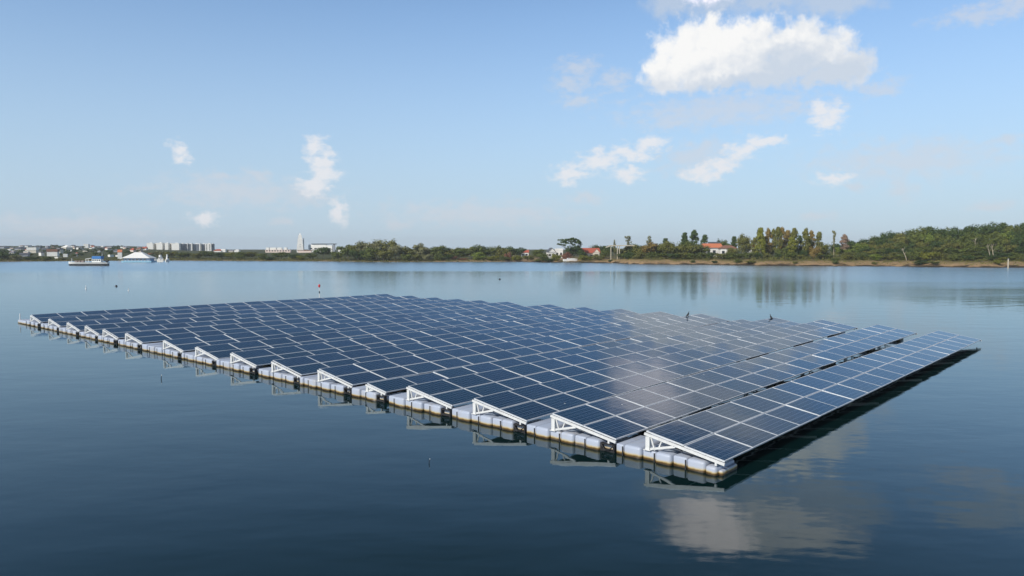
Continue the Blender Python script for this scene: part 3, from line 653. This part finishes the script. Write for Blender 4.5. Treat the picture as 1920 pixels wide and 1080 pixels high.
# ------------------------------------------------------------------ buildings
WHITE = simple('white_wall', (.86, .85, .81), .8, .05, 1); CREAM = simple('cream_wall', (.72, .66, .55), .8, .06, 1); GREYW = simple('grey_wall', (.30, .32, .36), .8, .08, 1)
PINK = simple('pink_wall', (.76, .62, .55), .8, .06, 1); GLASS = simple('window_glass', (.03, .04, .05), .15, .2, 1); SHADEW = simple('wall_painted_shade', (.17, .20, .25), .8, .08, 1); BLUEW = simple('blue_wall', (.06, .25, .48), .5, .1, 1)  # SHADEW: shade on the flats' faces put into a dark wall colour
ROOF = {'red': simple('red_tiles', (.42, .10, .06), .8, .15, 6), 'orange': simple('orange_tiles', (.60, .20, .10), .8, .15, 6), 'brown': simple('brown_tiles', (.24, .12, .085), .8, .15, 6), 'grey': simple('grey_roof', (.22, .22, .25), .8, .12, 6), 'white': WHITE, 'slate': simple('slate_roof', (.10, .11, .13), .7, .15, 6)}
def s_for(px, py):                                     # how far behind the waterline the ground shows at this photo point
    d = direction(px, py); s = 2.
    while s < 1800:
        Y = shore(px) + s
        if H + d.z / d.y * Y <= ground(px, s): return s
        s += 1 + s * .02
    return 1500.
def house(px, base, wpx, wall_y, roof_y, wall, roof, kind, label, s=None, rz=0., depth=.8, group=None, name='house', cat='house', wins=0):
    s = s_for(px, base) if s is None else s
    b = spot(px, s); wd = wpx / F * b.y; wh = at(px, wall_y, b.y).z - b.z; rh = max(.15, (at(px, roof_y, b.y).z - b.z) - wh); dp = wd * depth
    root = empty(name, b, rz); m = MB(); m.box((0, 0, wh / 2 - .4), (wd, dp, wh + .8))
    w_ = m.build('wall', wall, root)
    o = wd * .06; x, y = wd / 2 + o, dp / 2 + o; r = MB()
    if kind == 'gable':
        r.poly([(-x, -y, wh), (x, -y, wh), (x, y, wh), (-x, y, wh), (-x, 0, wh + rh), (x, 0, wh + rh)], [(0, 1, 5, 4), (2, 3, 4, 5), (0, 4, 3), (1, 2, 5), (0, 3, 2, 1)])
    elif kind == 'front':
        r.poly([(-x, -y, wh), (x, -y, wh), (x, y, wh), (-x, y, wh), (0, -y, wh + rh), (0, y, wh + rh)], [(0, 4, 5, 3), (1, 2, 5, 4), (0, 3, 2, 1)])
        g = MB(); g.poly([(-wd / 2, -dp / 2 + .05, wh), (wd / 2, -dp / 2 + .05, wh), (0, -dp / 2 + .05, wh + rh * .93)], [(0, 1, 2)]); g.build('gable', wall, root)
    elif kind == 'hip':
        q = wd * .22; r.poly([(-x, -y, wh), (x, -y, wh), (x, y, wh), (-x, y, wh), (-q, 0, wh + rh), (q, 0, wh + rh)], [(0, 1, 5, 4), (2, 3, 4, 5), (0, 4, 3), (1, 2, 5), (0, 3, 2, 1)])
    else: r.box((0, 0, wh + rh / 2), (wd + o, dp + o, rh))
    r.build('roof', roof, root)
    for k in range(wins):
        v = MB(); cx = wd * (-.5 + (k + .5) / wins); ww = wd / wins * .5; v.box((cx, -dp / 2 - .02, wh * .55), (ww, .08, wh * .35)); v.build('window', GLASS, root)
    tag(root, label, cat, group); return root
gt = 'small houses on the hazy town slope'
town = [(24, 478, 9, 474, 471, WHITE, 'grey', 'hip'), (40, 469, 16, 466, 462, GREYW, 'slate', 'hip'), (62, 474, 15, 469, 464, CREAM, 'white', 'flat'), (78, 480, 7, 474, 472, WHITE, 'grey', 'flat'), (100, 480, 17, 472, 467, WHITE, 'brown', 'flat'), (113, 475, 8, 468, 465, CREAM, 'grey', 'flat'),
        (126, 471, 14, 464, 460, CREAM, 'white', 'hip'), (123, 482, 7, 478, 476, WHITE, 'white', 'flat'), (143, 481, 4, 477, 475, WHITE, 'grey', 'hip'), (150, 468, 9, 464, 462, WHITE, 'grey', 'hip'), (163, 465, 8, 459, 457.5, WHITE, 'white', 'flat'), (175, 466, 6, 463, 461, CREAM, 'red', 'hip'),
        (183, 467, 7, 464, 462.5, WHITE, 'grey', 'gable'), (194, 468, 6, 465, 463, WHITE, 'slate', 'gable'), (206, 467, 9, 463, 461, WHITE, 'grey', 'flat'), (208, 482, 8, 479, 477.5, WHITE, 'white', 'flat'), (225, 486, 7, 473, 468, WHITE, 'orange', 'gable'), (237, 467, 8, 464, 462, PINK, 'grey', 'hip'),
        (250, 473, 8, 469, 465, PINK, 'red', 'hip'), (262, 472, 9, 467, 464, PINK, 'brown', 'hip'), (272, 469, 8, 466, 463, WHITE, 'red', 'gable'), (90, 465, 6, 462, 460.5, WHITE, 'grey', 'hip'), (52, 463, 10, 461.5, 460, WHITE, 'grey', 'flat'), (10, 466, 12, 463, 461, GREYW, 'slate', 'hip'),
        (72, 466, 9, 463, 461, GREYW, 'slate', 'gable'), (103, 463, 9, 460.5, 459, CREAM, 'grey', 'flat'), (138, 464, 7, 461, 459, WHITE, 'slate', 'hip'), (46, 481, 14, 477, 474, GREYW, 'slate', 'gable'), (86, 473, 10, 468, 464, GREYW, 'slate', 'gable'), (30, 486, 10, 483, 481, CREAM, 'grey', 'flat'), (110, 485, 10, 483, 482, WHITE, 'white', 'flat'), (218, 473, 7, 470, 467, GREYW, 'slate', 'hip')]
hrn = random.Random(21)
for k in range(46):
    px = hrn.uniform(4, 284); py = hrn.choice((hrn.uniform(463, 470), hrn.uniform(466, 483))); w = hrn.uniform(4, 8.5)
    if abs(px - 165) < 45 and py > 478: continue
    hh = hrn.uniform(1.6, 3.2) * (1.25 if py > 474 else 1)
    town.append((px, py, w, py - hh, py - hh - hrn.uniform(.8, 1.8), hrn.choice((WHITE, WHITE, CREAM, GREYW, PINK)), hrn.choice(('grey', 'white', 'brown', 'slate', 'red')), hrn.choice(('hip', 'gable', 'flat'))))
WN = {id(WHITE): 'white', id(CREAM): 'cream', id(GREYW): 'grey', id(PINK): 'pink'}; RN = {'flat': 'flat', 'hip': 'hipped', 'gable': 'gabled'}
cnt = {}
for t in sorted(town, key=lambda t: t[:5]):
    k = (WN[id(t[5])], t[6], t[7]); cnt.setdefault(k, []).append(t)
for k, L_ in cnt.items():
    for i, t in enumerate(L_):
        lab = f'{"only" if len(L_) == 1 else ORD[i + 1]} {k[0]} house with {k[1]} {RN[k[2]]} roof' + ('' if len(L_) == 1 else ' from the left') + ' on the town slope'
        house(*t[:5], t[5], ROOF[t[6]], t[7], lab, rz=trnd.uniform(-.6, .4), depth=.9, group=gt)
# trees of the town slope, hazy and bluish with distance
tt = MB()
for i in range(90):
    px = trnd.uniform(-30, 285); p_ = spot(px, s_for(px, trnd.uniform(464, 483))); w = trnd.uniform(9, 18) / F * p_.y; h = trnd.uniform(3.5, 6) / F * p_.y
    for q in range(4): leaves(tt, p_ + Vector((trnd.uniform(-.3, .3) * w, trnd.uniform(-.3, .3) * w, h * trnd.uniform(.3, .75))), (w * .28, w * .28, h * .3), 44, w * .07, trnd)
    tt.tube([p_ + Vector((0, 0, -.2)), p_ + Vector((0, 0, h * .6))], [w * .04, w * .02], 5)
tag(tt.build('town_trees', LEAF['dark']), 'small dark green trees scattered among the houses on the hazy town slope', 'trees', kind='stuff')

# white flats above the left shore
def block(px0, px1, top, D, rz, wall, label, depth, cols, name='apartment_block', face='window'):
    c = at((px0 + px1) / 2, 470, D); z0 = ground((px0 + px1) / 2, D - shore((px0 + px1) / 2)); zt = at((px0 + px1) / 2, top, D).z
    wd = (px1 - px0) / F * D; root = empty(name, (c.x, D, z0), rz); hh = zt - z0
    m = MB(); m.box((0, 0, hh / 2), (wd, depth, hh)); m.build('wall', wall, root)
    r = MB(); r.box((0, 0, hh + .12), (wd + .2, depth + .2, .24)); r.box((wd * .1, 0, hh + .5), (wd * .3, depth * .4, .6)); r.build('roof', ROOF['white'], root)
    for k in range(cols):
        for (sx, n_) in ((1, cols),):
            v = MB(); cx = wd * (-.5 + (k + .5) / cols); ww = wd / cols * .42
            for f in range(7): v.box((cx, -depth / 2 - .03, hh * (.12 + f * .125)), (ww, .12, hh * .065))
            v.build('window', GLASS, root)
    tag(root, label, 'apartment block', 'white apartment blocks above the left shore'); return root
D_ = 820
block(277.5, 288.5, 456, D_, .1, WHITE, 'leftmost white apartment block with a plain sunlit end wall', 6, 0)
block(288.5, 295, 457, D_ + 5, .1, CREAM, 'narrow shaded block joined right of the leftmost white flats', 5, 1)
block(295.5, 306, 455.5, D_, .1, WHITE, 'second wide white apartment block from the left in the line of flats', 6, 0)
block(306, 311, 456.5, D_ + 5, .1, SHADEW, 'narrow shaded grey block between the second and third white flats', 5, 1)
block(311, 317, 456, D_, .1, WHITE, 'narrowest white apartment block, midway along the line of flats', 6, 0)
block(317, 324, 457, D_ + 5, .1, CREAM, 'beige recessed block just left of the biggest white end wall', 5, 1)
block(324, 337.5, 456.5, D_, .1, WHITE, 'broad white sunlit end wall left of the grey flats', 6, 0)
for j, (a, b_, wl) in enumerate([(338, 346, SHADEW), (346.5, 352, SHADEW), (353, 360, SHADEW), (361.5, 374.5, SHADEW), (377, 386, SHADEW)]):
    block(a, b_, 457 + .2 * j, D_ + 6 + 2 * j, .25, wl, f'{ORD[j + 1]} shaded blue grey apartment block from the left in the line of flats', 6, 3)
for j, px in enumerate((352.5, 360.7, 375.7)): block(px - .8, px + .8, 456.8, D_ + 8, .1, WHITE, f'{["left", "middle", "right"][j]} thin white pier between the grey flats', 5, 0)
block(386.5, 397.5, 457, D_ + 10, .1, WHITE, 'rightmost white apartment block at the end of the line of flats', 6, 2)
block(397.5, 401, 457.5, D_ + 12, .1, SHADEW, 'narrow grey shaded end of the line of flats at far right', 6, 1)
for px, b_, w, wy, ry, wl, rf, k, lab in [(410, 474, 14, 470, 467, WHITE, 'red', 'hip', 'white house with red roof just right of the white flats'), (420, 474, 8, 469.5, 467, WHITE, 'white', 'flat', 'small white flat roofed house second right of the flats'),
        (434, 473, 8, 471, 468.5, CREAM, 'grey', 'gable', 'cream house with grey roof between the white flats and the tower'), (445, 474, 9, 470, 468, WHITE, 'white', 'hip', 'white house behind low trees midway between flats and tower')]:
    house(px, b_, w, wy, ry, wl, ROOF[rf], k, lab, s=300, name='house')
# tower complex
def solid(name, parts, base, label, cat, rz=0., group=None):
    root = empty(name, base, rz)
    for pn, mt, fn in parts:
        m = MB(); fn(m); m.build(pn, mt, root)
    tag(root, label, cat, group); return root
D_ = 640; k_ = D_ / F; zb = ground(565, D_ - shore(565)); b0 = Vector((at(563, 470, D_).x, D_, zb)); zz = lambda y: at(563, y, D_).z - zb
def frustum(m, z0, z1, w0, w1, cx=0):
    m.poly([(cx + a * w / 2, b * w / 2, z) for z, w in ((z0, w0), (z1, w1)) for a, b in ((-1, -1), (1, -1), (1, 1), (-1, 1))], [(0, 1, 5, 4), (1, 2, 6, 5), (2, 3, 7, 6), (3, 0, 4, 7), (4, 5, 6, 7)])
def tw(m): frustum(m, -1, zz(458), 12.5 * k_, 11 * k_); frustum(m, zz(458), zz(447.5), 9.6 * k_, 8.6 * k_); frustum(m, zz(447.5), zz(441), 6.6 * k_, 6 * k_)
solid('white_tower', [('shaft', WHITE, tw), ('spire', WHITE, lambda m: frustum(m, zz(441), zz(437), 3.6 * k_, 1.2 * k_)),
      ('painted_side_shade', GREYW, lambda m: m.box((6.2 * k_, 1 * k_, zz(446) / 2 - .5), (1.5 * k_, 5 * k_, zz(446) + 1))),  # grey slab added to stand for shade on the tower's right side
      ('window', GLASS, lambda m: [m.box((0, -5.6 * k_, zz(y)), (1.2 * k_, .9 * k_, .9 * k_)) for y in (463, 458.5)] and None)], b0, 'white stepped tower rising above low buildings on the left shore', 'tower', rz=.25)
def at_b(px, D): return Vector((at(px, 470, D).x, D, ground(px, D - shore(px))))
bb = at_b(602, D_ + 6)
solid('long_hall', [('wall', WHITE, lambda m: (m.box((0, 0, zz(460) / 2 - .5), (46 * k_, 8 * k_, zz(460) + 1)), m.box((-6 * k_, 0, zz(458.5) / 2), (34 * k_, 6 * k_, zz(458.5))))),
      ('roof', ROOF['slate'], lambda m: (m.box((6 * k_, 0, zz(457.4)), (46 * k_, 9 * k_, 1.5 * k_)),)), ('pillar', GREYW, lambda m: m.box((26 * k_, -2 * k_, zz(457.5) / 2), (3 * k_, 3 * k_, zz(457.5)))),
      ('window', GLASS, lambda m: [m.box((x * k_, -4.05 * k_, zz(466)), (5 * k_, .2 * k_, 2 * k_)) for x in (-18, -9, 0, 9, 17)] and None)], bb, 'long white hall with flat dark roof slab right of the white tower', 'hall', rz=-.08)
bb = at_b(522, D_ - 10)
solid('terrace_building', [('wall', PINK, lambda m: (m.box((0, 0, zz(468) / 2 - .5), (46 * k_, 7 * k_, zz(468) + 1)),)), ('upper_storey', WHITE, lambda m: [m.box((x * k_, -.4 * k_, zz(466.5)), (w * k_, 6 * k_, 5 * k_)) for x, w in ((-19, 5), (-9, 11), (3, 8), (14, 5))] and None),
      ('window', GLASS, lambda m: [m.box((x * k_, -3.55 * k_, zz(470)), (2.4 * k_, .2 * k_, 2.2 * k_)) for x in range(-20, 22, 5)] and None)], bb, 'low pinkish white terrace of buildings left of the white tower', 'building')
bb = at_b(572, D_ - 25)
solid('low_building', [('wall', PINK, lambda m: m.box((0, 0, zz(470) / 2 - .5), (24 * k_, 5 * k_, zz(470) + 1))), ('roof', ROOF['brown'], lambda m: m.box((0, 0, zz(469)), (26 * k_, 6 * k_, 1.2 * k_)))], bb, 'low pink building with brown roof at the foot of the white tower', 'building')
house(640, 473, 10, 466.5, 466, WHITE, ROOF['white'], 'flat', 'small white building behind trees right of the long hall', s=250, name='small_building', cat='building')
# houses of the middle shore
house(962, 477, 10, 474, 470, CREAM, ROOF['red'], 'hip', 'small house with red roof, left of its red roofed neighbour', s=60)
house(984, 477, 14, 473.5, 468.5, WHITE, ROOF['red'], 'gable', 'small red roofed house half hidden by hedges left of the white house', s=50, wins=2)
house(1033, 477, 16, 473, 464.5, WHITE, ROOF['slate'], 'front', 'white house with steep dark gable left of the umbrella shaped tree', s=38, wins=2, rz=.25)
house(1048, 478, 14, 470, 466, WHITE, ROOF['white'], 'flat', 'white flat annex joined to the dark gabled white house', s=42, wins=2)
house(1107, 478, 30, 474.5, 465, CREAM, ROOF['red'], 'gable', 'bright red roofed house with broad roof right of the umbrella shaped tree', s=34, wins=3, rz=.1)
house(1118, 478, 12, 473.5, 466.5, CREAM, ROOF['red'], 'front', 'small front gable wing of the bright red roofed house', s=29, wins=1)
house(887, 472, 16, 468, 464, PINK, ROOF['brown'], 'hip', 'pinkish house roof among trees left of the red shrubs', s=90)
house(1334, 470, 32, 464.5, 456.5, WHITE, ROOF['orange'], 'gable', 'white house with bright orange roof right of the dark conifers', s=42, wins=3, rz=.12)
house(1338, 460, 18, 456, 453.5, CREAM, ROOF['slate'], 'gable', 'dark roofed house peeking above the bright orange roof', s=62)
house(1364, 470, 30, 466, 460, WHITE, ROOF['brown'], 'hip', 'white house with brown roof right of the orange roofed house', s=38, wins=3, rz=-.1)
house(1408, 468, 10, 462, 459, WHITE, ROOF['orange'], 'gable', 'small pale house glimpsed between the tall trunks', s=60)
# pale open pavilion
D_ = shore(1165) + 14; k_ = D_ / F; zb = spot(1165, 14).z; zz = lambda y: at(1165, y, D_).z - zb; PALEC = simple('pale_concrete', (.50, .44, .34), .8, .1, 2)
solid('pavilion', [('roof', PALEC, lambda m: (m.box((-2 * k_, 0, zz(460.5)), (46 * k_, 10 * k_, 1.8 * k_)), m.bar((-25 * k_, 0, zz(461)), (-32 * k_, 0, zz(464)), 10 * k_, 1.4 * k_)))] +
      [('post', PALEC, (lambda x: (lambda m: m.box((x * k_, -3 * k_, zz(461) / 2 - .3), (1.3 * k_, 1.3 * k_, zz(461) + .6))))(x)) for x in (-23, -11, -7)], Vector((at(1168, 470, D_).x, D_, zb)), 'pale open pavilion with flat roof on thin posts among the trees', 'pavilion')

# ------------------------------------------------------------------ boats and things on the water
def on_water(px, py):
    d = direction(px, py); return Vector((0, 0, H)) + d * (-H / d.z)
def hull(L, W, h, bow=.25, z0=-.3, sheer=.0):
    n = 14; v = []; f = []
    for i in range(n + 1):
        t = i / n; x = -L / 2 + L * t; w = W / 2 * min(1, ((1 - t) / bow) ** .55 if t > 1 - bow else 1) * (min(1, .75 + t * 3)); w = max(w, .03); zt = h + sheer * max(0, t - .5) ** 2 * 4
        v += [(x, -w * .75, z0), (x, -w, zt), (x, w, zt), (x, w * .75, z0)]
    for i in range(n):
        for j in range(4): f.append((i * 4 + j, i * 4 + (j + 1) % 4, i * 4 + 4 + (j + 1) % 4, i * 4 + 4 + j))
    f += [(3, 2, 1, 0), tuple(n * 4 + j for j in range(4))]; return v, f
HULLB = simple('black_hull', (.02, .022, .028), .4, .2, 2); BLUE = simple('blue_canopy', (.04, .20, .52), .6, .1, 2); BWHITE = simple('boat_white', (.78, .78, .76), .35, .05, 2)
p = on_water(166, 498); k_ = p.y / F
root = empty('ferry_boat', p, math.pi); tag(root, 'long low white barge boat with black hull and blue roofed cabin on the left water', 'boat')
def part(name, mat, fn, parent): m = MB(); fn(m); return m.build(name, mat, parent, fix=True)
part('hull', HULLB, lambda m: m.poly(*hull(74 * k_, 12 * k_, 3.2 * k_, .2)), root)
part('gunwale', BWHITE, lambda m: m.poly(*hull(74.6 * k_, 12.6 * k_, 6.4 * k_, .2, 3.2 * k_, 1.2 * k_)), root)
cab = part('cabin', BWHITE, lambda m: m.box((-17 * k_, 0, 9.5 * k_), (17 * k_, 8 * k_, 6.4 * k_)), root)
part('window', GLASS, lambda m: [m.box(((-23 + q * 4) * k_, y * k_, 10 * k_), (2.4 * k_, .2 * k_, 2.4 * k_)) for q in range(4) for y in (-4.05, 4.05)] and None, cab)
part('cabin_roof', BLUE, lambda m: (m.box((-18 * k_, 0, 15.2 * k_), (17 * k_, 10 * k_, 5 * k_)),), root)
part('canopy', BWHITE, lambda m: (m.bar((-8 * k_, 0, 14 * k_), (3 * k_, 0, 12.4 * k_), 9 * k_, .8 * k_), m.box((2.5 * k_, 3.6 * k_, 9 * k_), (.7 * k_, .7 * k_, 7 * k_)), m.box((2.5 * k_, -3.6 * k_, 9 * k_), (.7 * k_, .7 * k_, 7 * k_))), root)
part('mast', BWHITE, lambda m: m.tube([(-26 * k_, 0, 6 * k_), (-26 * k_, 0, 24 * k_)], [.45 * k_, .25 * k_], 6), root)
part('engine', HULLB, lambda m: (m.box((-34 * k_, 0, 9 * k_), (6 * k_, 7 * k_, 2.4 * k_)), m.box((-35 * k_, 0, 7 * k_), (3 * k_, 4 * k_, 2.5 * k_))), root)
part('deck_gear', simple('deck_gear', (.25, .2, .19), .8, .3, 3), lambda m: [m.box((x * k_, 0, 7.5 * k_), (w * k_, 5 * k_, h * k_)) for x, w, h in ((10, 4, 4), (16, 3, 3), (22, 5, 3.4))] and None, root)
part('bow_post', BWHITE, lambda m: m.tube([(31 * k_, 0, 6 * k_), (31 * k_, 0, 14 * k_)], [.5 * k_, .4 * k_], 6), root)
# houseboat
p = on_water(261, 491.5); k_ = p.y / F
root = empty('houseboat', p); tag(root, 'blue houseboat with big white tent roof moored on the left water', 'houseboat')
part('pontoon', simple('pontoon_blue', (.25, .5, .66), .6, .2, 3), lambda m: m.box((0, 0, .3 * k_), (56 * k_, 22 * k_, 4.5 * k_)), root)
part('wall', BLUEW, lambda m: m.box((0, 0, 5 * k_), (48 * k_, 18 * k_, 6 * k_)), root)
part('window', GLASS, lambda m: [m.box((x * k_, -9.05 * k_, 5 * k_), (4 * k_, .3 * k_, 2.2 * k_)) for x in range(-20, 22, 7)] and None, root)
part('roof', BWHITE, lambda m: (frustum(m, 7.5 * k_, 13.5 * k_, 54 * k_, 30 * k_), frustum(m, 13.5 * k_, 18.5 * k_, 30 * k_, 13 * k_)), root).scale = (1, .5, 1)
part('railing', BWHITE, lambda m: (m.box((0, -10.8 * k_, 4 * k_), (54 * k_, .4 * k_, .5 * k_)), [m.box((x * k_, -10.8 * k_, 3 * k_), (.5 * k_, .5 * k_, 2.4 * k_)) for x in range(-26, 27, 6)] and None), root)
def motor_boat(px, py, L, lab, rz, hc_):
    p = on_water(px, py); k = p.y / F; r = empty('motor_boat', p, rz)
    part('hull', BWHITE, lambda m: m.poly(*hull(L * k, L * .36 * k, 4.6 * k, .45, -.3, 2 * k)), r)
    c = part('cabin', BWHITE, lambda m: (frustum(m, 4 * k, (4 + hc_ * .6) * k, L * .42 * k, L * .32 * k), m.box((-L * .03 * k, 0, (4 + hc_ * .8) * k), (L * .26 * k, L * .22 * k, hc_ * .42 * k))), r)
    part('windscreen', GLASS, lambda m: m.box((0, -L * .19 * k, (4 + hc_ * .4) * k), (L * .26 * k, .4 * k, hc_ * .26 * k)), c)
    tag(r, lab, 'boat', 'small white boats by the houseboat')
motor_boat(291, 490.5, 9, 'smallest white boat close beside the blue houseboat', .3, 4)
motor_boat(301, 491, 15, 'largest white motor boat with tall cabin right of the blue houseboat', -.4, 9)
motor_boat(314, 491, 9, 'narrow white boat seen end on, rightmost beside the houseboat', 1.2, 10)
# white boat laid up on the bank
bpt = spot(1069, 7); k_ = bpt.y / F
root = empty('beached_boat', bpt); tag(root, 'long white boat laid up on the bank below the umbrella shaped tree', 'boat')
part('hull', BWHITE, lambda m: m.poly(*hull(27 * k_, 7 * k_, 3 * k_, .4, -.3, 1. * k_)), root)
part('cover', BWHITE, lambda m: (frustum(m, 3 * k_, 5 * k_, 7 * k_, 5 * k_, -3 * k_), m.box((5 * k_, 0, 3.4 * k_), (9 * k_, 4 * k_, 1.4 * k_))), root)
part('window', GLASS, lambda m: m.box((-3 * k_, -3.3 * k_, 4.1 * k_), (4 * k_, .5 * k_, .7 * k_)), root)
# white stake at the right bank
p = on_water(1890, 503); k_ = p.y / F
root = empty('marker_stake', p); tag(root, 'stout pale grey marker stake at the water edge on the right', 'stake')
part('post', PALEC, lambda m: m.tube([(0, 0, -1), (0, 0, 17 * k_)], [1.25 * k_, 1.1 * k_], 10), root); part('cap', GREYW, lambda m: m.tube([(0, 0, 17 * k_), (0, 0, 18 * k_)], [1.45 * k_, 1. * k_], 10), root)
# red topped marker pole behind the array
p = on_water(599, 561); k_ = p.y / F
root = empty('marker_pole', p); tag(root, 'thin white marker pole with red top standing behind the solar panels', 'marker pole')
part('pole', BWHITE, lambda m: m.tube([(0, 0, -.5), (0, 0, 24 * k_)], [.8 * k_, .6 * k_], 8), root)
part('topmark', simple('red_paint', (.6, .04, .04), .5, .1, 3), lambda m: m.tube([(0, 0, 22 * k_), (0, 0, 23 * k_), (0, 0, 27 * k_), (0, 0, 28 * k_)], [.8 * k_, 1.9 * k_, 1.9 * k_, .6 * k_], 10), root)
part('band', HULLB, lambda m: m.tube([(0, 0, 11 * k_), (0, 0, 15 * k_)], [1. * k_, 1. * k_], 8), root)
def buoy(px, py, r, h, mat, lab):
    p = on_water(px, py); k = p.y / F; o = empty('buoy', p)
    part('float', mat, lambda m: m.tube([(0, 0, -r * k), (0, 0, 0), (0, 0, r * .7 * k), (0, 0, r * 1.2 * k)], [r * .5 * k, r * k, r * .8 * k, r * .2 * k], 10), o)
    if h: part('staff', mat, lambda m: m.tube([(0, 0, r * k), (0, 0, h * k)], [r * .4 * k, r * .3 * k], 6), o)
    tag(o, lab, 'buoy', 'small buoys on the calm water')
buoy(161, 542, 1.5, 7, BWHITE, 'left white buoy with short staff on the calm left water')
buoy(241, 545, 1.3, 5, BWHITE, 'right white buoy with short staff on the calm left water')
buoy(218, 537, 2.3, 0, HULLB, 'black round buoy floating between two white buoys')
buoy(937, 524, 2.0, 0, HULLB, 'lone dark buoy on open water behind the middle of the solar panels')
# two thin stakes poking out of the near water
def stake(px, py, hpx, lab):
    p = on_water(px, py); k = p.y / F; o = empty('stake', p)
    part('pole', HULLB, lambda m: m.tube([(0, 0, -.4), (.01, 0, hpx * .6 * k), (.03, 0, hpx * k)], [.9 * k, .8 * k, .5 * k], 6), o)
    part('tip', BWHITE, lambda m: m.tube([(.03, 0, hpx * k), (.03, 0, (hpx + 1.5) * k)], [.7 * k, .5 * k], 6), o); tag(o, lab, 'stake', 'thin stakes in the near water')
stake(302, 711, 7, 'thin dark stake in the water below the far left part of the pontoon edge')
stake(804, 869, 8, 'thin dark stake alone in the open water below the middle of the pontoon edge')
# cormorants on the far ends of two rows
CORM = simple('black_feathers', (.015, .016, .018), .6, .3, 9); BEAK = simple('beak', (.3, .22, .1), .5, .1, 5)
def bird(px, i, y, x, lab, rz):
    r = empty('cormorant', row_point(i, x, y, ZB + (ZTOP - ZB) * y / WID + .045), rz); r.scale = (.6, .6, .6)
    m = MB(); pts = [(-.34, 0, .02), (-.22, 0, .10), (-.10, 0, .19), (.0, 0, .30), (.07, 0, .40), (.085, 0, .47), (.07, 0, .54), (.09, 0, .59), (.15, 0, .60), (.19, 0, .595)]
    m.tube(pts, [.02, .05, .10, .115, .085, .05, .036, .042, .036, .012], 10)
    for s_ in (-1, 1): m.tube([(-.02, .04 * s_, .2), (0, .05 * s_, .08), (.02, .05 * s_, 0)], [.03, .016, .012], 6); m.tube([(0, .05 * s_, .008), (.09, .06 * s_, .008)], [.016, .02], 5)
    for s_ in (-1, 1): m.tube([(.06, .10 * s_, .36), (-.06, .12 * s_, .24), (-.28, .05 * s_, .07)], [.03, .045, .012], 7)
    m.build('body', CORM, r, True); part('beak', BEAK, lambda m: m.tube([(.18, 0, .595), (.25, 0, .59), (.27, 0, .575)], [.014, .009, .004], 6), r)
    tag(r, lab, 'bird', 'black birds perched on the panels')
bird(1299, 5, 2.2, 32.6, 'black bird perched on the back edge, left of the two birds', .4)
bird(1466, 3, 2.25, 34.3, 'black bird perched near the right end, right of the two birds', 2.2)

# ------------------------------------------------------------------ hazy air
def haze():
    m = bpy.data.materials.new('haze'); m.use_nodes = True; N, L = m.node_tree.nodes, m.node_tree.links
    N.remove(N['Principled BSDF']); v = N.new('ShaderNodeVolumePrincipled'); v.inputs['Color'].default_value = (.90, .95, 1, 1); v.inputs['Density'].default_value = .0002; v.inputs['Anisotropy'].default_value = 0
    L.new(v.outputs[0], N['Material Output'].inputs['Volume'])
    b = MB(); b.box((0, 1050, 20), (11200, 3300, 44)); o = b.build('haze', m); tag(o, kind='stuff'); return o
HAZE = True
if HAZE: haze()
